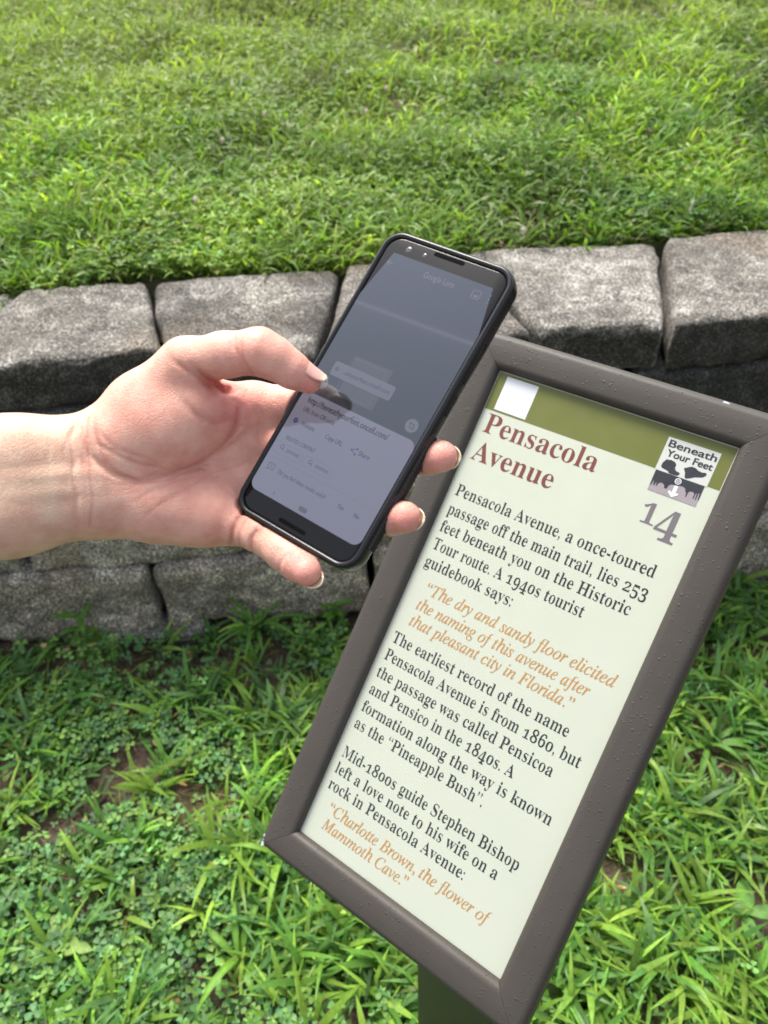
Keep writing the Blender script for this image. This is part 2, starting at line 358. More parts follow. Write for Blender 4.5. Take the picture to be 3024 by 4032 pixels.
def low_pts(n, thr=1.0, f=None):
    x = rng.uniform(-1.7, 1.7, n); y = rng.uniform(-0.35, 1.16, n)
    p = np.clip(cover(x, y), 0, 1) * np.clip(0.85 + 0.5 * dens_l(x, y), 0.05, 1) * (np.abs(x) < 0.62 + 0.42 * (y + 0.6))
    m = rng.random(n) < p
    if f is not None: m &= f(x, y)
    return x[m], y[m]
clo_f = waves(23, 10, 4, 15)
isclo = lambda x, y: (clo_f(x, y) * 0.5 - 1.5 * x - 0.62 + 0.5 * (0.9 - y) * 0.6) > -0.35
x, y = low_pts(82000, f=lambda x, y: isclo(x, y) | (rng.random(len(x)) < 0.16)); n = len(x)
veg('clover_patch', [clovers(np.stack([x, y, ground_z(x, y)], -1), rng.uniform(0.008, 0.042, n), rng.uniform(0.007, 0.0145, n), pal(n, G_CLO + [(0.17, 0.30, 0.07)], 0.28), 0.55)], M_LEAF)
parts = []
x, y = low_pts(50000, f=lambda x, y: ~isclo(x, y) | (rng.random(len(x)) < 0.22)); n = len(x)
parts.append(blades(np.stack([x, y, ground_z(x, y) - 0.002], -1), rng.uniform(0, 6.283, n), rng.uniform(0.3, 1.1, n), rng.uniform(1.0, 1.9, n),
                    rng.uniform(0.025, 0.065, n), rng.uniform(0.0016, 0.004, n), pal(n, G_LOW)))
# crabgrass: sprawling tufts of broad pointed blades
cx_, cy_ = low_pts(9500, f=lambda x, y: ~isclo(x, y) | (rng.random(len(x)) < 0.38)); nt_ = len(cx_); kpt = 7
x = np.repeat(cx_, kpt); y = np.repeat(cy_, kpt); n = len(x); tone = np.repeat(pal(nt_, G_LOW + [(0.22, 0.38, 0.06), (0.26, 0.42, 0.07)], 0.22), kpt, 0) * rng.normal(1, 0.12, (n, 1))
x = x + rng.normal(0, 0.008, n); y = y + rng.normal(0, 0.008, n); sc_ = np.repeat(rng.uniform(0.6, 1.25, nt_), kpt)
parts.append(blades(np.stack([x, y, ground_z(x, y) + rng.uniform(0.0, 0.03, n)], -1), rng.uniform(0, 6.283, n), rng.uniform(0.35, 1.0, n), rng.uniform(1.2, 2.1, n),
                    rng.uniform(0.042, 0.095, n) * sc_, rng.uniform(0.005, 0.0102, n) * sc_, np.clip(tone, 0.004, 1), prof=(0.6, 1.0, 0.95, 0.62, 0.05)))
veg('ground_grass', parts, M_GRASS)
x = rng.uniform(-1.2, 1.2, 7000); y = rng.uniform(-0.1, 1.13, 7000); n = len(x)
lx = rng.uniform(-1.0, 1.0, 500); ly = rng.uniform(0.0, 1.1, 500)
veg('leaf_litter', [blades(np.stack([lx, ly, ground_z(lx, ly) + rng.uniform(0.004, 0.03, 500)], -1), rng.uniform(0, 6.283, 500), rng.uniform(1.0, 1.7, 500), rng.uniform(0.9, 2.2, 500),
                    rng.uniform(0.012, 0.03, 500), rng.uniform(0.004, 0.011, 500), pal(500, [(0.30, 0.17, 0.07), (0.22, 0.10, 0.05), (0.38, 0.27, 0.12), (0.36, 0.33, 0.10)], 0.25), prof=(0.4, 0.9, 1.0, 0.7, 0.1))], M_STRAW)
veg('dry_ground_straw', [blades(np.stack([x, y, ground_z(x, y) + 0.002], -1), rng.uniform(0, 6.283, n), rng.uniform(1.2, 1.6, n), rng.uniform(1.4, 1.8, n),
                          rng.uniform(0.015, 0.06, n), rng.uniform(0.0006, 0.0016, n), pal(n, [(0.30, 0.21, 0.12), (0.2, 0.12, 0.07), (0.36, 0.28, 0.17)]))], M_STRAW)

# single weeds that can be told apart ------------------------------------------
def leaf_shape(L, W, lobes=0, K=13, droop=0.5, up=0.5, col=(0.09, 0.2, 0.03)):
    """one leaf along +x: midrib curve with a two-sided blade, optional lobes"""
    s = np.linspace(0, 1, K); half = W * np.sin(np.pi * np.clip(s, 0.02, 1) ** 0.85) ** 0.8 * 0.5 + 0.0004
    if lobes: half = half * (0.55 + 0.45 * np.abs(np.sin(np.pi * lobes * s))) 
    th = up - (up + droop) * s; dx = np.cos(th) * L / (K - 1); dz = np.sin(th) * L / (K - 1)
    x = np.concatenate([[0], np.cumsum(dx[:-1])]); z = np.concatenate([[0], np.cumsum(dz[:-1])])
    v = np.stack([np.stack([x, -half, z + half * 0.25], -1), np.stack([x, 0 * x, z], -1), np.stack([x, half, z + half * 0.25], -1)], 1).reshape(-1, 3)
    i = np.arange(K - 1)[:, None] * 3
    q = np.concatenate([i + np.array([[0, 1, 4, 3]]), i + np.array([[1, 2, 5, 4]])], 0)
    c = np.tile(np.array(col), (len(v), 1)) * (0.9 + 0.2 * rng.random((len(v), 1))); c[1::3] *= 1.25
    return v, q, c
def weed(name, px, py, spec, label, cat='weed', group=None, zoff=0.0):
    p = onz(px, py, 0.0); p[2] = float(ground_z(p[0], p[1])); root = empty(name, loc=p.tolist()); tag(root, label, cat, group)
    for (L, W, lob, az, up, droop, col, h) in spec:
        v, q, c = leaf_shape(L, W, lob, droop=droop, up=up, col=col)
        ca, sa = math.cos(az), math.sin(az); Rz = np.array([[ca, -sa, 0], [sa, ca, 0], [0, 0, 1]])
        v = v @ Rz.T + np.array([0, 0, h])
        link('leaf', mesh_quads('leaf', v, q, c, smooth=True), M_LEAF, root)
    hmax = max(s[7] for s in spec)
    if hmax > 0.01:
        v, q, c = blades(np.array([[0, 0, -0.004]]), np.array([0.3]), np.array([0.0]), np.array([0.05]), np.array([hmax + 0.004]), np.array([0.0022]), np.array([[0.07, 0.13, 0.03]]), prof=(1, 1, 1, 1, 0.8))
        link('stem', mesh_quads('stem', v, q, c), M_LEAF, root)
    return root
def rosette(n, L, W, lob, up, droop, col, h=0.0, jit=0.25, a0=0.0):
    return [(L * random.uniform(1 - jit, 1 + jit), W * random.uniform(0.8, 1.2), lob, a0 + 6.283 * k / n + random.uniform(-0.35, 0.35), up + random.uniform(-0.2, 0.2),
             droop + random.uniform(-0.2, 0.3), tuple(np.array(col) * random.uniform(0.85, 1.2)), random.uniform(0, h)) for k in range(n)]
weed('lobed_weed', 366, 2560, rosette(6, 0.07, 0.028, 4, 0.7, 0.6, (0.10, 0.20, 0.035)) + rosette(6, 0.045, 0.02, 3, 0.9, 0.3, (0.085, 0.19, 0.03), 0.11), 'upright lobed-leaf weed standing against the lowest stones at left', 'weed')
weed('lobed_weed', 60, 2620, rosette(7, 0.075, 0.026, 4, 0.5, 0.6, (0.09, 0.18, 0.05)), 'low lobed-leaf weed at the left edge just below the wall', 'weed')
weed('lobed_weed', 800, 2520, rosette(6, 0.06, 0.02, 3, 0.5, 0.5, (0.07, 0.16, 0.04)), 'small lobed weed under the joint between the two lowest stones', 'weed')
weed('grass_tuft', 1020, 2500, rosette(11, 0.13, 0.0085, 0, 1.2, 0.5, (0.085, 0.2, 0.035), 0.01), 'tall tuft of pointed grass in front of the wall below the little finger', 'grass tuft')
weed('leafy_weed', 1330, 2440, rosette(14, 0.045, 0.017, 2, 0.9, 0.2, (0.10, 0.23, 0.03), 0.06), 'bushy bright green weed at the wall foot beside the sign frame', 'weed')
weed('grass_tuft', 1120, 3420, rosette(12, 0.11, 0.0095, 0, 0.9, 0.9, (0.15, 0.29, 0.035), 0.03), 'bright yellow-green grass tuft behind the lower left corner of the sign', 'grass tuft')
weed('grass_tuft', 950, 3800, rosette(10, 0.11, 0.0105, 0, 0.9, 0.9, (0.12, 0.25, 0.035), 0.03), 'broad-bladed grass tuft at the bottom edge left of the sign post', 'grass tuft')
weed('broadleaf_weed', 1290, 3720, rosette(5, 0.05, 0.03, 0, 0.5, 0.3, (0.15, 0.27, 0.05), 0.02), 'round-leaved pale weed just left of the sign post', 'weed')
weed('pale_weed', 215, 3740, rosette(5, 0.06, 0.032, 3, 0.3, 0.3, (0.19, 0.30, 0.07), 0.03), 'pale toothed-leaf weed in the clover near the lower left corner', 'weed')
weed('pale_weed', 450, 3815, rosette(4, 0.05, 0.028, 3, 0.3, 0.3, (0.19, 0.31, 0.06), 0.03), 'pale toothed-leaf weed right of its twin in the lower left clover', 'weed')
weed('broadleaf_weed', 2920, 3620, rosette(4, 0.055, 0.024, 0, 0.6, 0.4, (0.11, 0.24, 0.05), 0.03), 'pointed broad-leaved weed near the right edge beside the sign', 'weed')
weed('grass_tuft', 2780, 2950, rosette(12, 0.11, 0.0095, 0, 0.8, 1.0, (0.09, 0.2, 0.035), 0.02), 'arching grass tuft right of the sign frame', 'grass tuft')
weed('grass_tuft', 2930, 2430, rosette(10, 0.11, 0.0085, 0, 1.0, 0.8, (0.08, 0.19, 0.035), 0.01), 'grass tuft at the wall foot by the right edge of the view', 'grass tuft')
# white clover blossoms in the lawn
b = N('blossom'); M_BLOS = b.done(b.pr(b.mix(b.noise(300, 2, vec=b.obj()), (0.75, 0.72, 0.62), (0.55, 0.5, 0.42)), 0.8).outputs[0])
bl_v, bl_f = [], []
for k in range(60):
    z = 1 - 2 * (k + 0.5) / 60; a = k * 2.39996; d = np.array([math.cos(a) * math.sqrt(1 - z * z), math.sin(a) * math.sqrt(1 - z * z), z])
    t = np.cross(d, [0.3, 0.5, 0.81]); t /= np.linalg.norm(t); i0 = len(bl_v)
    bl_v += [d * 0.003 - t * 0.0012, d * 0.003 + t * 0.0012, d * 0.0085 + t * 0.0007 + [0, 0, 0.002], d * 0.0085 - t * 0.0007 + [0, 0, 0.002]]; bl_f.append((i0, i0 + 1, i0 + 2, i0 + 3))
bl_me = mesh_py('blossom', bl_v, bl_f); bl_me.materials.append(M_BLOS)
v, q, c = blades(np.array([[0, 0, -0.075]]), np.array([0.0]), np.array([0.0]), np.array([0.02]), np.array([0.072]), np.array([0.0015]), np.array([[0.07, 0.13, 0.03]]), prof=(1, 1, 1, 1, 1))
st_me = mesh_quads('stem', v, q, c); st_me.materials.append(M_LEAF)
for k, (px, py) in enumerate(((1040, 450), (1440, 440), (875, 555), (1740, 400), (1950, 245), (2650, 30), (2945, 160), (2060, 1030 - 120), (1170, 200), (320, 45), (1520, 350), (770, 790))):
    r = R @ np.array([(px - CX) / F_PX, (py - CY) / F_PX, 1.0]); t = 1.5
    for _ in range(40):
        p = CAM + r * t; t += (float(lz(p[0], p[1])) + 0.065 - p[2]) / r[2]
    p = CAM + r * t
    root = empty('clover_flower', loc=p.tolist()); tag(root, 'small white clover blossom standing in the lawn above the wall', 'flower', 'white clover blossoms in the lawn')
    for nm, me in (('blossom', bl_me), ('stem', st_me)):
        o = bpy.data.objects.new(nm, me); COL.objects.link(o); o.parent = root
# ------------------------------------------------------------------ lettering
def styled(s, kind):
    if kind == 'sans': return s
    o = ''
    for ch in s:
        if kind == 'serif':
            if 'A' <= ch <= 'Z': ch = chr(0x1D400 + ord(ch) - 65)
            elif 'a' <= ch <= 'z': ch = chr(0x1D41A + ord(ch) - 97)
            elif ch.isdigit(): ch = chr(0x1D7CE + ord(ch) - 48)
        elif kind == 'italic':
            if 'A' <= ch <= 'Z': ch = chr(0x1D434 + ord(ch) - 65)
            elif ch == 'h': ch = '\u210e'
            elif 'a' <= ch <= 'z': ch = chr(0x1D44E + ord(ch) - 97)
        o += ch
    return o
DG = bpy.context.evaluated_depsgraph_get
def text_geo(s, kind='sans', thin=0.0, ythin=0.1, oldstyle=False):
    """outline mesh of a text line, em = 1; returns verts (n,2) and faces. thin < 0 thins stems, less so hairlines"""
    cu = bpy.data.curves.new('txt', 'FONT'); cu.body = styled(s, kind); cu.size = 1
    o = bpy.data.objects.new('txt', cu); COL.objects.link(o); bpy.context.view_layer.update()
    c2 = o.to_curve(DG()).copy(); o.to_curve_clear()
    K = 1 / ythin
    for sp in c2.splines:
        ch = s[sp.character_index] if oldstyle and hasattr(sp, 'character_index') and 0 <= sp.character_index < len(s) else ''
        for bp in sp.bezier_points:
            bp.handle_left_type = 'FREE'; bp.handle_right_type = 'FREE'
        for bp in sp.bezier_points:
            for at_ in ('co', 'handle_left', 'handle_right'):
                p = getattr(bp, at_).copy(); y = p.y
                if ch and ch in '012': y = y * 0.70
                elif ch and ch in '34579': y = y - 0.19
                p.y = y * K; setattr(bp, at_, p)
        for bp in sp.points:
            p = bp.co.copy(); p.y *= K; bp.co = p
    c2.dimensions = '2D'; c2.fill_mode = 'FRONT'; c2.offset = thin; c2.resolution_u = 4
    o2 = bpy.data.objects.new('txt2', c2); COL.objects.link(o2); bpy.context.view_layer.update()
    me = bpy.data.meshes.new_from_object(o2.evaluated_get(DG()))
    v = np.array([tuple(w.co) for w in me.vertices])[:, :2]; v[:, 1] /= K
    f = [tuple(p.vertices) for p in me.polygons]
    for ob, dat in ((o, cu), (o2, c2)): bpy.data.objects.remove(ob); bpy.data.curves.remove(dat)
    bpy.data.meshes.remove(me)
    return v, f
def fit_line(s, x0, x1, yb, size, kind='sans', thin=0.0, oldstyle=False, z=0.0, ang=0.0):
    v, f = text_geo(s, kind, thin, 1.0 if kind == 'sans' else 0.1, oldstyle); v = v.copy()
    w = v[:, 0].max() - v[:, 0].min(); sx = (x1 - x0) / w if x1 is not None else size
    X = (v[:, 0] - v[:, 0].min()) * sx; Y = v[:, 1] * size
    ca, sa = math.cos(ang), math.sin(ang)
    return np.stack([x0 + X * ca - Y * sa, yb + X * sa + Y * ca, np.full(len(X), z)], -1), f
def merge(parts):
    V, F, o = [], [], 0
    for v, f in parts:
        V.append(np.asarray(v)); F += [tuple(i + o for i in t) for t in f]; o += len(v)
    return np.concatenate(V), F
MM = 0.001
# ------------------------------------------------------------------ information sign
SX, SY, SN = np.array([0.80596, 0.36916, -0.46276]), np.array([-0.39514, 0.91758, 0.04378]), np.array([0.44078, 0.14757, 0.8854])
S_ORG = np.array([0.09445, -0.1143, 0.62457]); PW, PH = 190.0, 414.7
def frame_matrix(org, X, Y, Nn):
    m = np.eye(4); m[:3, 0] = R @ X; m[:3, 1] = -(R @ Y); m[:3, 2] = -(R @ Nn); m[:3, 3] = R @ org + CAM
    return Matrix(m.tolist())
SM = frame_matrix(S_ORG, SX, SY, SN)
sign = empty('information_sign', SM)
tag(sign, 'tilted information sign with brown metal frame, cream panel and post standing in the grass', 'sign')

b = N('frame_paint'); p = b.obj()
vr = b.n('TexVoronoi', feature='F1'); vr.inputs['Scale'].default_value = 330; b.l(p, vr.inputs['Vector'])
dots = b.ramp(vr.outputs['Distance'], [(0.0, (1, 1, 1)), (0.16, (0.7, 0.7, 0.7)), (0.26, (0, 0, 0))])
pick = b.ramp(vr.outputs['Color'], [(0.54, (0, 0, 0)), (0.60, (1, 1, 1))])
dots = b.mix(1.0, dots, pick, 'MULTIPLY')
vr2 = b.n('TexVoronoi', feature='F1'); vr2.inputs['Scale'].default_value = 130; b.l(p, vr2.inputs['Vector'])
big = b.mix(1.0, b.ramp(vr2.outputs['Distance'], [(0.0, (1, 1, 1)), (0.1, (0.6, 0.6, 0.6)), (0.15, (0, 0, 0))]), b.ramp(vr2.outputs['Color'], [(0.62, (0, 0, 0)), (0.66, (1, 1, 1))]), 'MULTIPLY')
h = b.mix(1.0, dots, big, 'ADD')
nb = b.bump(h, 0.45, 0.0010, b.bump(b.noise(900, 3, vec=p), 0.12, 0.0006))
c = b.mix(b.noise(35, 5, vec=p), (0.045, 0.040, 0.034), (0.059, 0.052, 0.045))
c = b.mix(b.ramp(b.noise(480, 3, vec=p), [(0.66, (0, 0, 0)), (0.74, (0.5, 0.5, 0.5))]), c, (0.09, 0.083, 0.077))
M_FRAME = b.done(b.pr(c, b.mix(b.noise(60, 3, vec=p), (0.46,) * 3, (0.6,) * 3), nb, Specular_IOR_Level=0.3).outputs[0])
M_POST = simple('post_paint', (0.036, 0.032, 0.023), 0.5, 0.15, 60)
M_BACK = simple('sign_back', (0.08, 0.075, 0.065), 0.6)
def print_mat(name, col, rough=0.38):
    b = N(name); p = b.obj()
    c = b.mix(b.noise(14, 6, 0.65, vec=p), tuple(x * 0.94 for x in col), tuple(min(1, x * 1.04) for x in col))
    c = b.mix(b.ramp(b.noise(420, 3, vec=p), [(0.68, (0, 0, 0)), (0.8, (0.25, 0.25, 0.25))]), c, tuple(x * 0.7 for x in col))
    sc_r = b.ramp(b.noise(55, 6, 0.7, vec=p), [(0.3, (rough - 0.08,) * 3), (0.7, (rough + 0.14,) * 3)])
    return b.done(b.pr(c, sc_r, b.bump(b.noise(700, 2, vec=p), 0.06, 0.0004)).outputs[0])
M_CREAM = print_mat('cream_panel', (0.425, 0.452, 0.372)); M_GREEN = print_mat('olive_band', (0.105, 0.118, 0.019))
M_TITLE = print_mat('title_red', (0.135, 0.034, 0.025)); M_QUOTE = print_mat('quote_ochre', (0.35, 0.185, 0.05))
M_TEXT = print_mat('text_black', (0.016, 0.02, 0.021)); M_NUM = print_mat('number_mauve', (0.125, 0.11, 0.12))
M_LOGOW = print_mat('emblem_white', (0.44, 0.455, 0.42)); M_LOGOK = print_mat('emblem_black', (0.018, 0.02, 0.026)); M_LOGOG = print_mat('emblem_grey', (0.25, 0.22, 0.235))
M_STICK = print_mat('sticker_white', (0.56, 0.57, 0.60)); M_WHITE = print_mat('arrow_white', (0.58, 0.59, 0.6))
def P3(x, y, z=0.0): return (x * MM, -y * MM, z * MM)     # panel millimetres, y downwards
# rails: rounded profile, mitred at the corners
prof = [(0.4, -3.0), (0.5, 0.6)]
for k in range(9):
    a = math.pi * (1 - 0.5 * k / 8); prof.append((7.0 + 6.4 * math.cos(a), 1.0 + 6.4 * math.sin(a)))
prof += [(11.0, 7.75), (15.0, 7.85), (19.0, 7.75)]
for k in range(11):
    a = math.pi / 2 * (1 - k / 10); prof.append((22.0 + 7.0 * math.cos(a), 0.4 + 7.0 * math.sin(a)))
prof += [(29.2, -8.0), (29.2, -20.0), (27.8, -21.5), (0.4, -21.5)]
def rail(kind):
    g = 0.16; v = []; n = len(prof); seg = 12; L = []
    for k in range(seg + 1):
        t = k / seg
        for (u, z) in prof:
            if kind in 'LR':
                y0, y1 = -u + g, PH + u - g; y = y0 + (y1 - y0) * t; v.append(P3(-u if kind == 'L' else PW + u, y, z))
            else:
                x0, x1 = -u + g, PW + u - g; x = x0 + (x1 - x0) * t; v.append(P3(x, -u if kind == 'T' else PH + u, z))
    f = []
    flip = kind in 'LB'
    for k in range(seg):
        for i in range(n):
            j = (i + 1) % n; q = (k * n + i, k * n + j, (k + 1) * n + j, (k + 1) * n + i)
            f.append(q if flip else q[::-1])
    c0, c1 = tuple(range(n)), tuple(range(seg * n, seg * n + n))
    f += [c0[::-1], c1] if flip else [c0, c1[::-1]]
    me = mesh_py('frame_rail', v, f, True, 40); bm = bmesh.new(); bm.from_mesh(me); bmesh.ops.recalc_face_normals(bm, faces=bm.faces); bm.to_mesh(me); bm.free()
    me.set_sharp_from_angle(angle=math.radians(40))
    return link('frame_rail', me, M_FRAME, sign)
for k in 'LRTB': rail(k)
b = N('chipped_metal'); M_CHIP = b.done(b.pr((0.8, 0.8, 0.82), 0.25, Metallic=0.9).outputs[0])
def sheet(name, pts, z, mat, parent, smooth=False):
    me = mesh_py(name, [P3(x, y, z) for x, y in pts], [tuple(range(len(pts)))[::-1]]); bm = bmesh.new(); bm.from_mesh(me)
    bmesh.ops.triangulate(bm, faces=bm.faces)
    for f in bm.faces:
        if f.normal.z < 0: f.normal_flip()
    bm.to_mesh(me); bm.free(); return link(name, me, mat, parent)
def rect(x0, y0, x1, y1): return [(x0, y0), (x1, y0), (x1, y1), (x0, y1)]
# panel: a real 4 mm board
bm = bmesh.new(); r_ = bmesh.ops.create_cube(bm, size=1.0)
for w in bm.verts: w.co = Vector(P3((w.co.x + 0.5) * (PW + 1.6) - 0.8, (0.5 - w.co.y) * (PH + 1.6) - 0.8, (w.co.z + 0.5) * 4 - 4))
me = bpy.data.meshes.new('panel'); bm.to_mesh(me); bm.free(); panel = link('panel', me, M_CREAM, sign)
bm = bmesh.new(); bmesh.ops.create_cube(bm, size=1.0)
for w in bm.verts: w.co = Vector(P3((w.co.x + 0.5) * (PW + 54) - 27, (0.5 - w.co.y) * (PH + 54) - 27, (w.co.z + 0.5) * 3 - 25.2))
me = bpy.data.meshes.new('back_plate'); bm.to_mesh(me); bm.free(); link('back_plate', me, M_BACK, sign)
sheet('header_band', rect(0.2, 0.2, PW - 0.2, 32.1), 0.10, M_GREEN, panel)
sheet('sticker', rect(8.1, 2.3, 36.2, 30.4), 0.22, M_STICK, panel)
def letters(name, lines, mat, z=0.12, heavy=0.0):
    parts = [fit_line(s, x0, x1, -y, size, kind, thin, True, 0) for (s, x0, x1, y, size, kind, thin) in lines]
    v, f = merge(parts); v[:, 2] = z
    if heavy:      # a sturdier cut: a second impression a hair higher and lower thickens the thin strokes
        v2 = v.copy(); v[:, 1] += heavy; v2[:, 1] -= heavy; v2[:, 2] += 0.012; v, f = merge([(v, f), (v2, f)])
    return link(name, mesh_py(name, v * MM, f), mat, panel)
letters('heading', [('Pensacola', 6.4, 103.6, 50.5, 23.6, 'serif', -0.004), ('Avenue', 6.0, 77.6, 74.4, 23.6, 'serif', -0.004)], M_TITLE)
TB = -0.0135; BS = 14.0
body = [('Pensacola Avenue, a once-toured', 6.4, 173.2, 106.3), ('passage off the main trail, lies 253', 6.6, 174.6, 122.7), ('feet beneath you on the Historic', 6.5, 168.2, 138.2),
        ('Tour route. A 1940s tourist', 6.6, 138.8, 153.8), ('guidebook says:', 6.4, 86.1, 169.3),
        ('The earliest record of the name', 6.8, 163.8, 237.4), ('Pensacola Avenue is from 1860, but', 6.7, 179.9, 253.0), ('the passage was called Pensicoa', 6.4, 165.1, 268.7),
        ('and Pensico in the 1840s. A', 6.4, 140.4, 284.2), ('formation along the way is known', 6.4, 178.0, 300.0), ('as the “Pineapple Bush”.', 6.4, 128.0, 315.3),
        ('Mid-1800s guide Stephen Bishop', 6.7, 170.2, 341.5), ('left a love note to his wife on a', 6.6, 159.2, 356.2), ('rock in Pensacola Avenue:', 6.6, 137.2, 370.6)]
for a_, b_ in ((0, 5), (5, 11), (11, 14)): letters('paragraph', [(s, a, c_, y, BS, 'serif', TB) for s, a, c_, y in body[a_:b_]], M_TEXT, heavy=0.11)
quotes = [('“The dry and sandy floor elicited', 16.8, 179.4, 189.8), ('the naming of this avenue after', 14.8, 165.6, 204.4), ('that pleasant city in Florida.”', 14.8, 158.8, 218.6),
          ('“Charlotte Brown, the flower of', 15.6, 167.2, 388.4), ('Mammoth Cave.”', 15.4, 100.0, 402.3)]
for a_, b_ in ((0, 3), (3, 5)): letters('quotation', [(s, a, c_, y, BS, 'italic', 0.008) for s, a, c_, y in quotes[a_:b_]], M_QUOTE)
def digit(ch, x0, x1, ytop, ybot):
    v, f = text_geo(ch, 'serif', -0.004); v = v.copy(); mn, mx = v.min(0), v.max(0)
    t = (v - mn) / (mx - mn); return np.stack([x0 + t[:, 0] * (x1 - x0), -(ybot + t[:, 1] * (ytop - ybot)), np.zeros(len(v))], -1), f
v, f = merge([digit('1', 147.2, 158.2, 56.2, 72.1), digit('4', 159.4, 176.2, 56.4, 79.9)]); v[:, 2] = 0.12
link('number', mesh_py('number', v * MM, f), M_NUM, panel)
# emblem: white field, lettering, two boots, cave ceiling, ring and arrow - one board-flat print in four inks
boot1 = [(148.5, 22.9), (149.2, 23.4), (151.5, 22.7), (154.6, 23.3), (156.2, 25.0), (156.0, 27.1), (157.5, 29.0), (160.3, 29.5), (160.9, 30.6), (159.8, 32.0), (157.8, 32.3), (155.3, 32.3), (153.4, 32.2), (152.7, 31.1), (149.9, 30.6), (147.6, 30.2), (146.6, 29.1), (146.7, 26.5)]
boot2 = [(162.0, 25.8), (162.3, 24.9), (164.1, 23.8), (166.3, 22.4), (169.1, 22.6), (171.5, 23.7), (174.4, 24.1), (176.6, 23.4), (177.6, 24.1), (177.6, 25.4), (176.1, 27.2), (174.1, 27.9), (170.9, 29.0), (169.1, 30.4), (166.1, 31.9), (164.8, 31.5), (163.8, 28.1)]
dark = [(144.4, 32.7), (157.9, 32.6), (179.6, 32.5), (179.7, 43.4), (179.1, 43.2), (178.5, 38.4), (177.9, 38.7), (177.9, 44.0), (177.3, 44.0), (177.0, 39.3), (176.3, 39.4), (176.2, 43.5), (175.5, 43.6), (175.5, 40.1), (173.9, 39.0), (171.8, 39.6), (171.3, 40.7), (171.0, 44.5), (170.6, 44.4), (169.9, 40.6), (169.3, 41.0), (168.5, 38.9), (166.7, 38.0), (164.4, 38.2), (158.3, 39.3), (157.0, 40.6), (156.8, 42.9), (155.6, 43.6), (154.7, 43.2), (154.1, 41.4), (152.1, 40.4), (150.6, 40.8), (149.8, 41.8), (149.6, 43.7), (149.0, 43.8), (148.1, 40.7), (147.7, 44.2), (147.1, 44.3), (146.1, 40.2), (145.4, 44.6), (144.8, 44.6), (144.4, 39.6)]
arrow = [(160.8, 39.2), (163.5, 39.0), (163.6, 44.2), (165.5, 43.8), (165.6, 45.1), (161.9, 48.0), (158.3, 45.1), (158.7, 43.7), (160.9, 44.3)]
def circ(x, y, r, n=28): return [(x + r * math.cos(6.2832 * k / n), y + r * math.sin(6.2832 * k / n)) for k in range(n)]
emb_bm = bmesh.new()
def emb(pts, z, mi):
    vs = [emb_bm.verts.new(P3(x, y, z)) for x, y in pts]; f = emb_bm.faces.new(vs); f.material_index = mi
    r = bmesh.ops.triangulate(emb_bm, faces=[f])
emb(rect(143.4, 7.1, 181.2, 32.55), 0.22, 0); emb(rect(144.4, 32.55, 179.6, 48.4), 0.22, 2)
emb(boot1, 0.32, 1); emb(boot2, 0.32, 1); emb(dark, 0.32, 1)
emb(circ(161.9, 35.6, 2.3), 0.40, 3); emb(circ(161.9, 35.6, 1.6), 0.46, 1); emb(circ(161.9, 35.6, 1.05), 0.52, 3); emb(circ(161.9, 35.6, 0.55), 0.58, 1); emb(arrow, 0.40, 3)
for s, x0, x1, yb, size in (('Beneath', 145.4, 179.8, 14.0, 7.6), ('Your Feet', 146.6, 179.6, 20.9, 7.4)):
    v, f = fit_line(s, x0 + 0.15, x1 - 0.15, -yb, size, 'sans', 0.0)
    for k, (ex, ey) in enumerate(((-0.2, -0.13), (0.2, -0.13), (-0.2, 0.13), (0.2, 0.13), (0, 0))):      # bold: struck five times, slightly spread
        vs = [emb_bm.verts.new(((w[0] + ex) * MM, (w[1] + ey) * MM, (0.32 + 0.012 * k) * MM)) for w in v]
        for t in f:
            try: emb_bm.faces.new([vs[i] for i in t]).material_index = 1
            except ValueError: pass
emb_bm.normal_update()
for f in emb_bm.faces:
    if f.normal.z < 0: f.normal_flip()
me = bpy.data.meshes.new('emblem'); emb_bm.to_mesh(me); emb_bm.free(); link('emblem', me, [M_LOGOW, M_LOGOK, M_LOGOG, M_WHITE], panel)
# chips of bare metal at the lower left corner
cv, cf = [], []
for (x, y, w, h_) in ((-24.5, PH + 25.5, 1.7, 2.9), (-26.6, PH + 19.5, 1.0, 1.5), (-25.8, PH + 22.6, 0.6, 0.6), (171.0, -26.5, 3.4, 1.1)):
    z = 7.95 if max(abs(x), abs(y - PH), abs(x - PW)) < 20 else None
    u = max(-x, y - PH, -y); zz = 0.4 + math.sqrt(max(0.1, 49 - max(0, u - 22) ** 2)) + 0.08
    i0 = len(cv); n = 9
    for k in range(n):
        rr = random.uniform(0.6, 1.1); cv.append(P3(x + w * rr * math.cos(6.28 * k / n), y + h_ * rr * math.sin(6.28 * k / n), zz + 0.25))
    cf.append(tuple(range(i0, i0 + n))[::-1])
for f in cf: link('paint_chip', mesh_py('paint_chip', [cv[i] for i in f[::-1]], [tuple(range(len(f)))]), M_CHIP, sign)
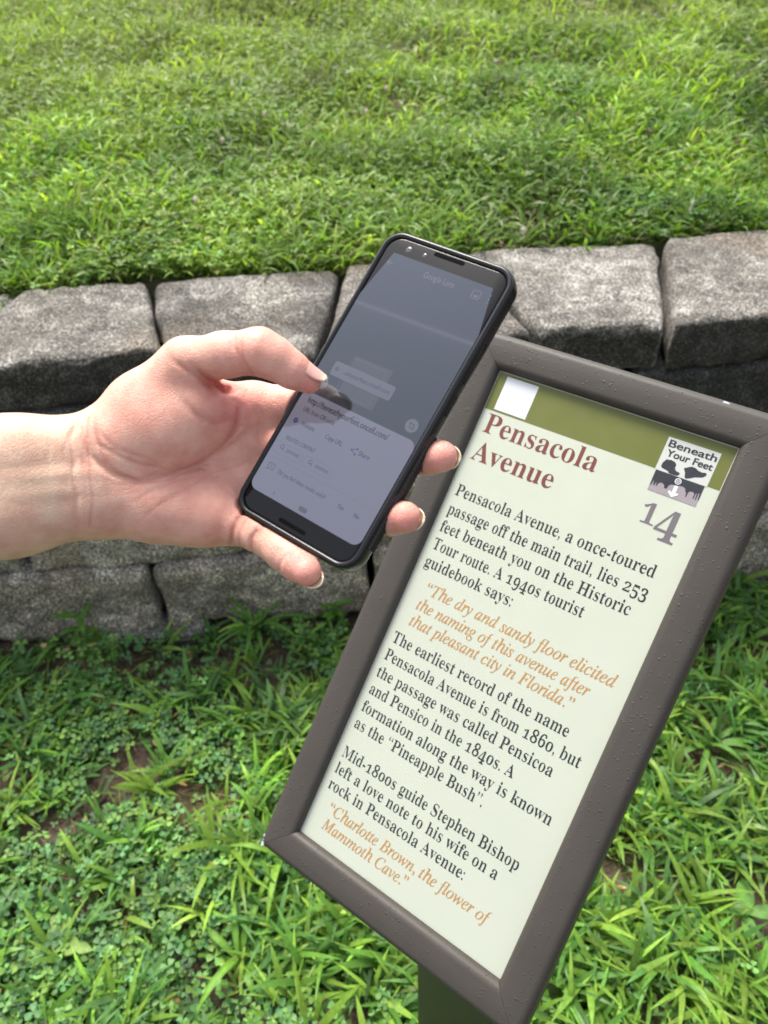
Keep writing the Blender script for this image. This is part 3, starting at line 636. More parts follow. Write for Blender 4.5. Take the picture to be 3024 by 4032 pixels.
# post
pc = np.array(SM @ Vector(P3(PW / 2, PH * 0.70, -26))); nh = np.array([SM[0][2], SM[1][2], 0.0]); nh /= np.linalg.norm(nh); xh = np.array([-nh[1], nh[0], 0.0])
n3 = np.array([SM[0][2], SM[1][2], SM[2][2]])
ring = []
for (sx, sn) in ((-1, -1), (1, -1), (1, 1), (-1, 1)):
    for k in range(5):
        a = {(-1, -1): math.pi, (1, -1): 1.5 * math.pi, (1, 1): 0, (-1, 1): 0.5 * math.pi}[(sx, sn)] + k / 4 * math.pi / 2
        ring.append(pc + xh * (0.02 + sx * 0.047 + 0.005 * math.cos(a)) + nh * (sn * 0.027 + 0.005 * math.sin(a)))
top, bot = [], []
plane_p = np.array(SM @ Vector(P3(PW / 2, PH / 2, -25.4)))
for w in ring:
    t = ((plane_p - w) @ n3) / n3[2]; top.append(w + np.array([0, 0, t])); bot.append(np.array([w[0], w[1], -0.05]))
n = len(ring); inv = np.array(SM.inverted())
vv = np.array(top + bot); vv = vv @ inv[:3, :3].T + inv[:3, 3]
me = mesh_py('post', vv, [(i, (i + 1) % n, n + (i + 1) % n, n + i) for i in range(n)] + [tuple(range(n))], True, 50)
bm = bmesh.new(); bm.from_mesh(me); bmesh.ops.recalc_face_normals(bm, faces=bm.faces); bm.to_mesh(me); bm.free(); link('post', me, M_POST, sign)


# ------------------------------------------------------------------ smartphone
PR = np.array([[0.80149, -0.49248, 0.33925], [0.43131, 0.869, 0.2425], [-0.41423, -0.04803, 0.9089]]); PT = np.array([0.00065, -0.12054, 0.35297])
PC = PT + PR @ np.array([0.03125, 0.0625, 0.0])     # centre of the display
PM = frame_matrix(PC, PR[:, 0], PR[:, 1], PR[:, 2])
phone = empty('smartphone', PM)
tag(phone, 'black cased smartphone held over the sign, screen showing a scanned web link', 'phone')
b = N('case_plastic'); p = b.obj(); M_CASE = b.done(b.pr((0.010, 0.011, 0.013), b.mix(b.noise(300, 4, vec=p), (0.20,) * 3, (0.32,) * 3), b.bump(b.noise(1500, 2, vec=p), 0.05, 0.0003), Specular_IOR_Level=0.36).outputs[0])
b = N('grip_rubber'); M_GRIP = b.done(b.pr((0.012, 0.012, 0.013), 0.5).outputs[0])
b = N('glass_front'); p = b.obj(); M_GLASS = b.done(b.pr((0.006, 0.006, 0.007), b.ramp(b.noise(90, 5, 0.7, vec=p), [(0.35, (0.05,) * 3), (0.75, (0.10,) * 3)]), Specular_IOR_Level=0.28).outputs[0])
b = N('speaker_mesh'); M_SPK = b.done(b.pr((0.004, 0.004, 0.005), 0.8, Specular_IOR_Level=0.05).outputs[0])
b = N('lens_glass'); M_LENS = b.done(b.pr((0.05, 0.05, 0.055), 0.12, Specular_IOR_Level=0.6).outputs[0])
SCREEN = 0.09
def screen_mat():
    b = N('lit_screen'); p = b.obj(); vc = b.n('VertexColor', layer_name='Col').outputs[0]
    pr = b.pr((0.006, 0.006, 0.007), b.ramp(b.noise(90, 5, 0.7, vec=p), [(0.35, (0.05,) * 3), (0.75, (0.10,) * 3)]), Specular_IOR_Level=0.66, IOR=1.7)
    pr.inputs['Specular Tint'].default_value = (0.76, 0.83, 1.0, 1)
    b.l(vc, pr.inputs['Emission Color']); pr.inputs['Emission Strength'].default_value = SCREEN; return b.done(pr.outputs[0])
M_SCREEN = screen_mat()
def rrect(x0, y0, x1, y1, r, n=8):
    out = []
    for cx, cy, a0 in ((x1 - r, y1 - r, 0), (x0 + r, y1 - r, 90), (x0 + r, y0 + r, 180), (x1 - r, y0 + r, 270)):
        for k in range(n + 1):
            a = math.radians(a0 + 90 * k / n); out.append((cx + r * math.cos(a), cy + r * math.sin(a)))
    return out
def loft(name, rings, mat, parent, cap0=True, cap1=True):
    n = len(rings[0]); v = [tuple(c * MM for c in p) for r in rings for p in r]; f = []
    for k in range(len(rings) - 1):
        for i in range(n): f.append((k * n + i, k * n + (i + 1) % n, (k + 1) * n + (i + 1) % n, (k + 1) * n + i))
    if cap0: f.append(tuple(range(n))[::-1])
    if cap1: f.append(tuple(range((len(rings) - 1) * n, len(rings) * n)))
    me = mesh_py(name, v, f, True, 45); bm = bmesh.new(); bm.from_mesh(me); bmesh.ops.recalc_face_normals(bm, faces=bm.faces); bm.to_mesh(me); bm.free()
    me.set_sharp_from_angle(angle=math.radians(45)); return link(name, me, mat, parent)
OX, OY0, OY1, ORR = 34.6, -74.7, 73.6, 10.0      # outer case
def ring_at(inset, z, n=10): return [(x, y, z) for x, y in rrect(-OX + inset, OY0 + inset, OX - inset, OY1 - inset, max(ORR - inset, 1.5), n)]
case_prof = [(3.2, -3.0), (3.1, -0.1), (2.9, 0.35), (2.4, 0.75), (1.7, 0.9), (1.0, 0.6), (0.45, -0.2), (0.12, -1.5), (0.0, -3.2), (0.0, -6.2), (0.15, -7.6), (0.8, -9.2), (1.9, -10.3), (3.4, -10.9), (6.0, -11.1)]
case = loft('case', [ring_at(i, z) for i, z in case_prof], M_CASE, phone, cap0=False)
loft('glass', [[(x, y, z) for x, y in rrect(-31.35 - e, -71.45 - e, 31.35 + e, 70.4 + e, 7.0)] for e, z in ((0.0, -3.0), (0.0, -0.35), (-0.25, -0.08), (-0.6, 0.0))], M_GLASS, phone, cap0=False)
def grip(sx):
    nu, nv = 8, 62; v, f = [], []
    for j in range(nv + 1):
        y = -61.5 + j * (56.5 / nv)
        for i in range(nu + 1):
            z = -1.6 - i * (7.2 / nu); edge = 1 if 0 < i < nu and 0 < j < nv else 0
            base = 34.6 if z > -6.8 else 34.6 - 0.10 * (-(z) - 6.8) ** 2
            hgt = 0.25 + edge * (0.55 * (0.5 + 0.5 * math.cos(math.pi * (i + j))) + 0.15) - (0 if edge else 0.5)
            v.append((sx * (base + hgt) * MM, y * MM, z * MM))
    for j in range(nv):
        for i in range(nu):
            a = j * (nu + 1) + i; q = (a, a + 1, a + nu + 2, a + nu + 1); f.append(q if sx < 0 else q[::-1])
    link('grip_strip', mesh_py('grip_strip', v, f), M_GRIP, phone)
grip(1); grip(-1)
for y0, y1 in ((4, 14), (20, 40)):
    rings = [[(34.4 + d, y, z) for y, z in rrect(y0 + e, -6.6 + e * 0.6, y1 - e, -2.2 - e * 0.6, 1.6, 5)] for d, e in ((0.0, 0.0), (0.45, 0.05), (0.65, 0.5))]
    loft('side_button', rings, M_CASE, phone, cap0=False)
for nm, x0, x1, y, hh in (('earpiece', -7.6, 8.4, 68.3, 1.0), ('speaker', -9.0, 6.2, -68.6, 0.95)):
    loft(nm, [[(x, yy, z) for x, yy in rrect(x0 + e, y - hh + e, x1 - e, y + hh - e, hh - 0.05 - e, 6)] for e, z in ((0, 0.02), (0.0, 0.05), (0.15, 0.05))], M_SPK, phone, cap0=False)
for x, r_ in ((-20.1, 1.5), (-11.4, 1.1)):
    loft('front_camera', [[(x + r_ * s * math.cos(6.2832 * k / 24), 65.9 + r_ * s * math.sin(6.2832 * k / 24), z) for k in range(24)] for s, z in ((1, 0.02), (0.95, 0.06), (0.5, 0.08))], M_LENS, phone, cap0=False)
# --- what the display shows (flat emitting layers right under the glass surface)
def poly(name, layers, parent):
    """layers: list of (verts xyz mm, faces, per-vertex or single colour)"""
    V, F, C, o = [], [], [], 0
    for v, f, c in layers:
        v = np.asarray(v, float); V.append(v); F += [tuple(i + o for i in t) for t in f]; o += len(v)
        c = np.asarray(c, float); C.append(np.tile(c, (len(v), 1)) if c.ndim == 1 else c)
    V, C = np.concatenate(V), np.concatenate(C); me = mesh_py(name, V * MM, F)
    a = me.color_attributes.new('Col', 'FLOAT_COLOR', 'POINT'); cc = np.ones((len(V), 4), np.float32); cc[:, :3] = C; a.data.foreach_set('color', cc.ravel())
    bm = bmesh.new(); bm.from_mesh(me); bmesh.ops.triangulate(bm, faces=[f for f in bm.faces if len(f.verts) > 4])
    for f in bm.faces:
        if f.normal.z < 0: f.normal_flip()
    bm.to_mesh(me); bm.free(); return link(name, me, M_SCREEN, parent)
def fl(pts, z, c): return ([(x, y, z) for x, y in pts], [tuple(range(len(pts)))], c)
def tx(s, x0, x1, y, size, c, z, bold=0.0):
    v, f = fit_line(s, x0, x1, y, size, 'sans', 0.0); v[:, 2] = z; v2 = v + np.array([0.05 + 8 * bold, 0.02, 0.008]); return (*merge([(v, f), (v2, f)]), c)
def strip(pts, w, z, c, closed=False):
    v, f = [], []; P = [np.array(p, float) for p in pts]; n = len(P)
    for i in range(n if closed else n - 1):
        a, c_ = P[i], P[(i + 1) % n]; d = (c_ - a) / max(1e-9, np.linalg.norm(c_ - a)); q = np.array([-d[1], d[0]]) * w / 2; i0 = len(v)
        v += [(*(a - q), z), (*(a + q), z), (*(c_ + q), z), (*(c_ - q), z)]; f.append((i0, i0 + 1, i0 + 2, i0 + 3))
    return (v, f, c)
def circle(x, y, r, n=20): return [(x + r * math.cos(6.2832 * k / n), y + r * math.sin(6.2832 * k / n)) for k in range(n)]
Z0 = 0.03; dz = 0.03
# camera view: slate frame of the sign as the phone sees it, with its bright rail edge
ys = [62.5, 40, 37.2, 36.2, 35.6, 35.0, 34.0, 31.0, 20, 0, -20, -62.5]
vals = [(.105, .125, .17), (.12, .14, .20), (.14, .155, .21), (.26, .27, .34), (.36, .37, .45), (.28, .29, .36), (.16, .18, .22), (.125, .15, .18), (.11, .135, .155), (.115, .14, .15), (.12, .14, .16), (.12, .14, .16)]
v, f, c = [], [], []
out = rrect(-31.25, -62.5, 31.25, 62.5, 5.0, 8)
for y, cc in zip(ys, vals):
    e = 0.0
    for yy in (62.5, -62.5):
        dd = 5 - abs(y - yy)
        if dd > 0: e = max(e, 5 - math.sqrt(25 - dd * dd))
    sl = 0.9 if abs(y) < 60 else 0
    v += [(-31.25 + e, y - sl, Z0), (31.25 - e, y + sl, Z0)]; c += [cc, tuple(1.05 * t for t in cc)]
for k in range(len(ys) - 1): f.append((2 * k, 2 * k + 2, 2 * k + 3, 2 * k + 1))
disp = poly('display', [(v, f, np.array(c))], phone)
tag(disp, 'lit display with dark camera view above a pale results sheet')
WHT, INK, BLUE = (0.80, 0.79, 1.02), (0.03, 0.03, 0.04), (0.10, 0.10, 0.62)
ic = (0.62, 0.64, 0.70)
poly('back_icon', [strip([(-24.0, 57.4), (-26.8, 57.4)], 0.36, Z0 + dz, ic), strip([(-25.5, 58.7), (-26.9, 57.4), (-25.5, 56.1)], 0.36, Z0 + dz, ic)], disp)
poly('gallery_icon', [strip(rrect(18.8, 55.3, 22.6, 59.1, 0.5, 3), 0.36, Z0 + dz, ic, True), fl([(19.4, 56.0), (22.0, 56.0), (21.2, 57.4), (20.7, 56.7), (20.2, 57.1)], Z0 + dz, ic)], disp)
poly('menu_icon', [fl(circle(27.0, 57.2 + k * 1.7, 0.36, 10), Z0 + dz, ic) for k in (-1, 0, 1)], disp)
poly('app_title', [tx('Google Lens', -6.8, 9.2, 56.3, 4.2, (0.60, 0.62, 0.69), Z0 + dz, 0.006)], disp)
poly('scanned_paper', [fl([(-16.6, 11.6), (4.2, 12.0), (4.6, -8.0), (-15.2, -8.3)], Z0 + dz, (0.27, 0.285, 0.31)), strip(rrect(-16.9, -6.9, 1.6, 10.4, 1.2, 4), 0.35, Z0 + 2 * dz, (0.42, 0.44, 0.48), True)], disp)
poly('link_chip', [fl(rrect(-24.0, -0.9, 9.6, 6.1, 1.3, 5), Z0 + 3 * dz, (0.55, 0.56, 0.66))], disp)
poly('link_text', [tx('..athyourfeet.oncell.com', -17.9, 7.7, 1.6, 3.3, (0.17, 0.18, 0.34), Z0 + 4 * dz), fl(circle(-21.6, 2.7, 1.05), Z0 + 4 * dz, (0.20, 0.22, 0.42)), strip([(-22.4, 3.0), (-21.4, 2.4), (-21.2, 3.4)], 0.3, Z0 + 5 * dz, (0.5, 0.5, 0.6))], disp)
for x, y, nm in ((-24.9, -5.8, 'filter_button'), (24.9, -6.3, 'crop_button')):
    ls = [fl(circle(x, y, 3.1, 32), Z0 + dz, (0.58, 0.585, 0.67))]
    if x < 0: ls += [strip([(x - w, y + o), (x + w, y + o)], 0.3, Z0 + 2 * dz, (0.1, 0.1, 0.13)) for w, o in ((1.1, 0.75), (0.75, 0.0), (0.35, -0.75))]
    else: ls += [strip([(x - 0.9, y + 1.5), (x - 0.9, y - 0.9), (x + 1.5, y - 0.9)], 0.3, Z0 + 2 * dz, (0.1, 0.1, 0.13)), strip([(x - 1.5, y + 0.9), (x + 0.9, y + 0.9), (x + 0.9, y - 1.5)], 0.3, Z0 + 2 * dz, (0.1, 0.1, 0.13))]
    poly(nm, ls, disp)
sh = [p for p in rrect(-31.25, -62.5, 31.25, -11.9, 4.0, 8)]
poly('results_sheet', [fl(sh, Z0 + 2 * dz, WHT), strip([(-2.0, -13.6), (1.5, -13.6)], 0.5, Z0 + 3 * dz, (0.6, 0.59, 0.66)), strip([(-27.8, -45.6), (29.0, -45.6)], 0.25, Z0 + 3 * dz, (0.68, 0.66, 0.74)),
     strip(rrect(-31.0, -43.2, -14.4, -38.2, 1.2, 4), 0.25, Z0 + 3 * dz, (0.66, 0.64, 0.73), True), strip(rrect(-13.0, -43.2, 3.0, -38.2, 1.2, 4), 0.25, Z0 + 3 * dz, (0.66, 0.64, 0.73), True),
     fl(rrect(-3.1, -61.2, 1.5, -58.9, 1.1, 6), Z0 + 3 * dz, (0.36, 0.35, 0.42)), strip([(-17.3, -59.0), (-18.2, -59.9), (-17.3, -60.8)], 0.3, Z0 + 3 * dz, (0.35, 0.34, 0.42))], disp)
zt = Z0 + 3 * dz
def lens_icon(x, y): return [strip(circle(x, y, 0.9, 16), 0.3, zt, (0.2, 0.2, 0.25), True), strip([(x + 0.65, y - 0.65), (x + 1.6, y - 1.6)], 0.35, zt, (0.2, 0.2, 0.25))]
T = [tx('http://beneathyourfeet.oncell.com/', -26.6, 17.9, -16.7, 4.3, INK, zt, 0.008), tx('URL from QR code', -26.4, -8.6, -21.1, 3.2, (0.12, 0.12, 0.15), zt),
     tx('Website', -23.6, -15.9, -27.6, 3.1, (0.14, 0.14, 0.24), zt), tx('Copy URL', -9.3, 0.2, -27.8, 3.2, (0.12, 0.12, 0.22), zt), tx('Share', 9.3, 15.2, -27.8, 3.2, (0.12, 0.12, 0.22), zt),
     tx('RELATED CONTENT', -26.8, -10.3, -36.0, 2.75, (0.17, 0.17, 0.2), zt), tx('pensac', -23.1, -15.7, -41.1, 3.1, (0.3, 0.3, 0.36), zt), tx('avenue', -6.4, 0.8, -41.3, 3.1, (0.28, 0.28, 0.34), zt),
     tx('Did you find these results useful?', -21.6, 5.9, -51.5, 3.0, (0.27, 0.27, 0.34), zt), tx('Yes', 12.9, 16.2, -52.0, 2.9, (0.2, 0.19, 0.5), zt, 0.01), tx('No', 22.0, 24.8, -52.2, 2.9, (0.2, 0.19, 0.5), zt, 0.01)]
poly('screen_text', T, disp)
G = [fl(circle(-27.0, -26.5, 1.25), zt, BLUE), strip([(-27.9, -26.1), (-26.8, -26.9), (-26.5, -25.8)], 0.3, zt + dz, (0.7, 0.7, 0.85))]
G += [fl(circle(7.9, -25.6, 0.5, 12), zt, (0.15, 0.15, 0.6)), fl(circle(5.4, -26.9, 0.5, 12), zt, (0.15, 0.15, 0.6)), fl(circle(7.9, -28.2, 0.5, 12), zt, (0.15, 0.15, 0.6)), strip([(7.9, -25.6), (5.4, -26.9), (7.9, -28.2)], 0.3, zt + dz, (0.15, 0.15, 0.6))]
G += lens_icon(-26.2, -39.9) + lens_icon(-9.5, -40.1)
G += [strip([(-27.8, -51.9), (-27.8, -48.6), (-24.4, -48.6), (-24.4, -51.2), (-27.0, -51.2), (-27.8, -51.9)], 0.32, zt, (0.25, 0.25, 0.3)), strip([(-26.1, -49.2), (-26.1, -50.4)], 0.35, zt, (0.25, 0.25, 0.3))]
poly('screen_icons', G, disp)

# ------------------------------------------------------------------ hand and forearm: one implicit surface, meshed by surface nets
def J(px, py, d): return np.array([(px - CX) / F_PX * d, (py - CY) / F_PX * d, d])     # millimetres, camera axes
class Field:
    def __init__(s, lo, hi, h):
        s.lo = np.array(lo, float); s.h = h; s.n = np.ceil((np.array(hi) - s.lo) / h).astype(int) + 1
        s.ax = [(s.lo[i] + h * np.arange(s.n[i])).astype(np.float32) for i in range(3)]
        s.f = np.full(s.n, 30.0, np.float32)
    def sub(s, lo, hi):
        a = np.clip(np.floor((lo - s.lo) / s.h).astype(int), 0, s.n - 1); c = np.clip(np.ceil((hi - s.lo) / s.h).astype(int) + 1, 1, s.n)
        sl = tuple(slice(i, j) for i, j in zip(a, c)); return sl, [s.ax[i][sl[i]].reshape([-1 if k == i else 1 for k in range(3)]) for i in range(3)]
    def cone(s, f, a, ra, b_, rb, k):
        m = max(ra, rb) + 2.5 * k + 3; sl, (X, Y, Z) = s.sub(np.minimum(a, b_) - m, np.maximum(a, b_) + m)
        d = b_ - a; L2 = d @ d; t = np.clip(((X - a[0]) * d[0] + (Y - a[1]) * d[1] + (Z - a[2]) * d[2]) / L2, 0, 1)
        g = np.sqrt((X - a[0] - t * d[0]) ** 2 + (Y - a[1] - t * d[1]) ** 2 + (Z - a[2] - t * d[2]) ** 2) - (ra + (rb - ra) * t)
        o = f[sl]; hh = np.clip(0.5 + 0.5 * (o - g) / k, 0, 1); f[sl] = o * (1 - hh) + g * hh - k * hh * (1 - hh)
    def chain(s, f, pts, k):
        for (a, ra), (b_, rb) in zip(pts[:-1], pts[1:]): s.cone(f, a, ra, b_, rb, k)
def surface_nets(f, lo, h):
    ins = f < 0; nx, ny, nz = f.shape
    cnt = np.zeros((nx - 1, ny - 1, nz - 1), np.int8)
    for i in (0, 1):
        for j in (0, 1):
            for k in (0, 1): cnt += ins[i:nx - 1 + i, j:ny - 1 + j, k:nz - 1 + k]
    act = np.argwhere((cnt > 0) & (cnt < 8)); vid = np.full(cnt.shape, -1, np.int64); vid[tuple(act.T)] = np.arange(len(act))
    corner = {c: f[act[:, 0] + c[0], act[:, 1] + c[1], act[:, 2] + c[2]] for c in [(i, j, k) for i in (0, 1) for j in (0, 1) for k in (0, 1)]}
    acc = np.zeros((len(act), 3)); num = np.zeros(len(act))
    for c in corner:
        for ax_ in range(3):
            if c[ax_] == 0:
                c2 = list(c); c2[ax_] = 1; c2 = tuple(c2); a, b_ = corner[c], corner[c2]; m = (a < 0) != (b_ < 0)
                t = np.where(m, a / np.where(m, a - b_, 1), 0); p = np.tile(np.array(c, float), (len(act), 1)); p[:, ax_] += t
                acc[m] += p[m]; num[m] += 1
    V = lo + h * (act + acc / num[:, None]); Q = []
    for ax_ in range(3):
        u, w = (ax_ + 1) % 3, (ax_ + 2) % 3
        A = [slice(None)] * 3; B = [slice(None)] * 3; A[ax_] = slice(0, -1); B[ax_] = slice(1, None)
        e = np.argwhere(ins[tuple(A)] != ins[tuple(B)]); e = e[(e[:, u] > 0) & (e[:, w] > 0) & (e[:, u] < f.shape[u] - 1) & (e[:, w] < f.shape[w] - 1)]
        def cell(du, dw):
            c = e.copy(); c[:, u] -= du; c[:, w] -= dw; return vid[tuple(c.T)]
        q = np.stack([cell(1, 1), cell(0, 1), cell(0, 0), cell(1, 0)], 1); s0 = ins[tuple(e.T)]
        q[~s0] = q[~s0][:, ::-1]; Q.append(q)
    return V, np.concatenate(Q)
H_ = 0.65
F = Field((-285, -90, 275), (42, 48, 385), H_)
# palm, thenar and forearm
fp = F.f
K1 = 9.0
F.chain(fp, [(J(-1150, 1800, 292), 23), (J(-300, 1830, 322), 20), (J(60, 1815, 333), 18.5), (J(400, 1770, 342), 16.5)], K1)
F.chain(fp, [(J(-1150, 2080, 292), 24), (J(-300, 2075, 322), 20), (J(60, 2010, 333), 18.5), (J(400, 1952, 343), 17)], K1)
F.chain(fp, [(J(-300, 1950, 325), 20), (J(60, 1910, 336), 18), (J(400, 1860, 345), 17)], K1)
F.chain(fp, [(J(400, 1790, 347), 15.5), (J(700, 1690, 358), 12), (J(1000, 1605, 364), 10.5)], K1)        # to each knuckle
F.chain(fp, [(J(400, 1850, 348), 15.5), (J(720, 1790, 361), 12), (J(1030, 1745, 369), 10.5)], K1)
F.chain(fp, [(J(400, 1920, 348), 15.5), (J(720, 1900, 360), 12), (J(1010, 1890, 366), 10)], K1)
F.chain(fp, [(J(400, 1960, 345), 16.5), (J(640, 1985, 351), 16.5), (J(800, 2020, 354), 14), (J(930, 2050, 355), 11)], K1)   # hypothenar
F.chain(fp, [(J(470, 1690, 343), 14.5), (J(560, 1610, 343), 15), (J(736, 1438, 339), 11.8)], 7.0)    # thumb metacarpal
F.chain(fp, [(J(520, 1750, 344), 17), (J(640, 1690, 344), 17.5), (J(770, 1600, 343), 13)], 8.0)      # thenar belly
F.chain(fp, [(J(740, 1660, 348), 13), (J(850, 1640, 350), 11)], 8.0)
F.chain(fp, [(J(790, 1560, 351), 10.5), (J(900, 1610, 358), 10.5), (J(990, 1600, 364), 10.5)], 6.0)        # web of the thumb
for (a, c_, r_) in (((40, 1885, 318.0), (400, 1868, 329.0), 3.0), ((60, 1948, 318.5), (395, 1915, 329.2), 2.6)):          # wrist tendons
    F.chain(fp, [(J(*a), r_), (J(*c_), r_)], 4.0)
def merge_field(f, g, k):
    hh = np.clip(0.5 + 0.5 * (f - g) / k, 0, 1); return f * (1 - hh) + g * hh - k * hh * (1 - hh)
thumb = [(J(736, 1438, 339), 11.2), (J(880, 1398, 332), 9.6), (J(1022, 1384, 327), 9.7), (J(1080, 1412, 327.5), 8.7), (J(1150, 1458, 329.5), 7.6), (J(1215, 1500, 332.0), 5.6)]
index = [(J(1000, 1605, 364), 10.5), (J(1250, 1590, 356), 9.2), (J(1420, 1520, 349), 8.2), (J(1520, 1440, 346), 7.2)]
middle = [(J(1030, 1745, 368), 10.4), (J(1380, 1775, 343.5), 8.8), (J(1590, 1797, 341), 8.0), (J(1690, 1797, 334.5), 7.6), (J(1737, 1797, 328.5), 6.9)]
ringf = [(J(1010, 1890, 365), 10), (J(1280, 1975, 341), 8.4), (J(1460, 2034, 337), 7.8), (J(1545, 2036, 331), 7.4), (J(1594, 2036, 325), 6.8)]
little = [(J(930, 2058, 354), 9.8), (J(1030, 2105, 341), 8.3), (J(1120, 2172, 332), 7.9), (J(1170, 2215, 327), 7.4), (J(1206, 2248, 322.5), 6.3)]
# keep clear of the phone: carve its rounded box (and, for palm and fingers, the space in front of it) out of the flesh
X = F.ax[0][:, None, None] - PC[0] * 1000; Y = F.ax[1][None, :, None] - PC[1] * 1000; Z = F.ax[2][None, None, :] - PC[2] * 1000
px_ = X * PR[0, 0] + Y * PR[1, 0] + Z * PR[2, 0]; py_ = X * PR[0, 1] + Y * PR[1, 1] + Z * PR[2, 1]; pz_ = X * PR[0, 2] + Y * PR[1, 2] + Z * PR[2, 2]
qx = np.abs(px_) - (OX - 8.0); qy = np.abs(py_ - 0.55) - (74.15 - 8.0)
d2 = np.sqrt(np.maximum(qx, 0) ** 2 + np.maximum(qy, 0) ** 2) + np.minimum(np.maximum(qx, qy), 0) - 8.0
def rbox(zc, zh):
    qz = np.abs(pz_ - zc) - zh
    return np.minimum(np.maximum(d2, qz), 0) + np.sqrt(np.maximum(d2, 0) ** 2 + np.maximum(qz, 0) ** 2) - 0.15
box, prism = rbox(5.1, 6.0), rbox(-12.0, 23.0)
for pts, kk in ((index, 5.0), (middle, 5.0), (ringf, 5.0), (little, 4.0)):
    g = np.full(F.n, 30.0, np.float32); F.chain(g, pts, 3.0); fp = merge_field(fp, g, kk)
fp = np.maximum(fp, -prism)
g = np.full(F.n, 30.0, np.float32); F.chain(g, thumb, 3.0); fp = np.maximum(merge_field(fp, g, 5.0), -box)
del px_, py_, pz_, qx, qy, d2, box, prism
# skin folds: shallow grooves on the palm side (projected paths, 0.3 - 0.8 mm deep)
FOLDS = []
def groove(path, depth, width, d0, d1):
    global fp
    FOLDS.append((path, depth, width))
    P = [J(x, y, 340)[:2] for x, y in path]; X = F.ax[0][:, None]; Y = F.ax[1][None, :]; best = np.full((len(F.ax[0]), len(F.ax[1])), 1e9, np.float32)
    L = len(P) - 1; tt = np.zeros_like(best)
    for i in range(L):
        a, b_ = P[i], P[i + 1]; d = b_ - a; t = np.clip(((X - a[0]) * d[0] + (Y - a[1]) * d[1]) / (d @ d), 0, 1)
        q = (X - a[0] - t * d[0]) ** 2 + (Y - a[1] - t * d[1]) ** 2; m = q < best; best[m] = q[m]; tt[m] = ((i + t) / L)[m]
    gsh = depth * np.exp(-best / width ** 2) * np.clip(4 * np.minimum(tt, 1 - tt) + 0.25, 0, 1)
    zi = slice(max(0, int((d0 - F.lo[2]) / H_)), int((d1 - F.lo[2]) / H_)); fp[:, :, zi] += gsh[:, :, None]
zz = lambda l: [(x * 0.7836, 1200 + y * 0.7836) for x, y in l]
groove(zz([(478, 560), (485, 640), (520, 770), (600, 850), (720, 890), (870, 845), (1000, 790), (1110, 720), (1180, 610), (1195, 500), (1150, 430)]), 1.16, 1.30, 275, 352)
groove(zz([(500, 600), (560, 720), (700, 800), (850, 825)]), 0.46, 1.00, 275, 345)
groove(zz([(448, 560), (432, 680), (452, 790), (448, 860), (464, 960), (450, 1110)]), 0.93, 1.10, 275, 345)
groove(zz([(352, 700), (340, 800), (362, 900)]), 0.2, 0.9, 275, 340)
groove(zz([(650, 905), (850, 880), (1010, 800), (1170, 690)]), 0.54, 1.00, 275, 350)
groove(zz([(760, 1060), (930, 930), (1060, 850), (1220, 800)]), 0.46, 1.00, 275, 352)
groove(zz([(1000, 330), (1060, 390), (1110, 430), (1150, 425)]), 1.40, 1.50, 275, 350)
groove(zz([(900, 300), (1000, 370), (1080, 430)]), 0.78, 1.30, 275, 345)
groove(zz([(1215, 190), (1220, 260), (1255, 330), (1280, 365)]), 0.85, 1.20, 275, 340)
groove(zz([(1195, 220), (1205, 290), (1240, 350)]), 0.46, 0.90, 275, 340)
groove(zz([(1215, 1040), (1170, 1130), (1148, 1225)]), 1.40, 1.30, 275, 356)
groove(zz([(1320, 1120), (1280, 1170), (1270, 1245)]), 1.40, 1.20, 275, 350)
groove(zz([(1235, 1080), (1205, 1150), (1200, 1230)]), 0.54, 1.00, 275, 350)
groove(zz([(1500, 1220), (1440, 1280), (1420, 1345)]), 0.54, 1.10, 275, 345)
groove(zz([(1040, 370), (1100, 425), (1160, 418)]), 2.2, 2.6, 275, 352)
groove(zz([(930, 480), (1000, 560), (1090, 600), (1170, 560)]), 0.5, 1.6, 275, 350)
groove(zz([(540, 640), (640, 740), (780, 780)]), 0.35, 0.9, 275, 345)
groove(zz([(700, 1000), (850, 900), (960, 860)]), 0.4, 0.9, 275, 352)
groove(zz([(1260, 480), (1300, 560), (1290, 680)]), 0.5, 1.2, 275, 358)
groove(zz([(425, 650), (408, 760), (428, 850), (430, 930)]), 0.3, 0.8, 275, 345)
HV, HQ = surface_nets(fp, F.lo, H_)
# relax the voxel steps a little
def relax(V, Q, n, lam=0.5):
    e = np.concatenate([Q[:, [0, 1]], Q[:, [1, 2]], Q[:, [2, 3]], Q[:, [3, 0]]]); e = np.concatenate([e, e[:, ::-1]]); cnt = np.bincount(e[:, 0], minlength=len(V))[:, None]
    for it in range(n):
        for l in (lam, -lam * 1.02):
            s = np.stack([np.bincount(e[:, 0], weights=V[e[:, 1], k], minlength=len(V)) for k in range(3)], 1); V = V + l * (s / np.maximum(cnt, 1) - V)
    return V
HV = relax(HV, HQ, 4)
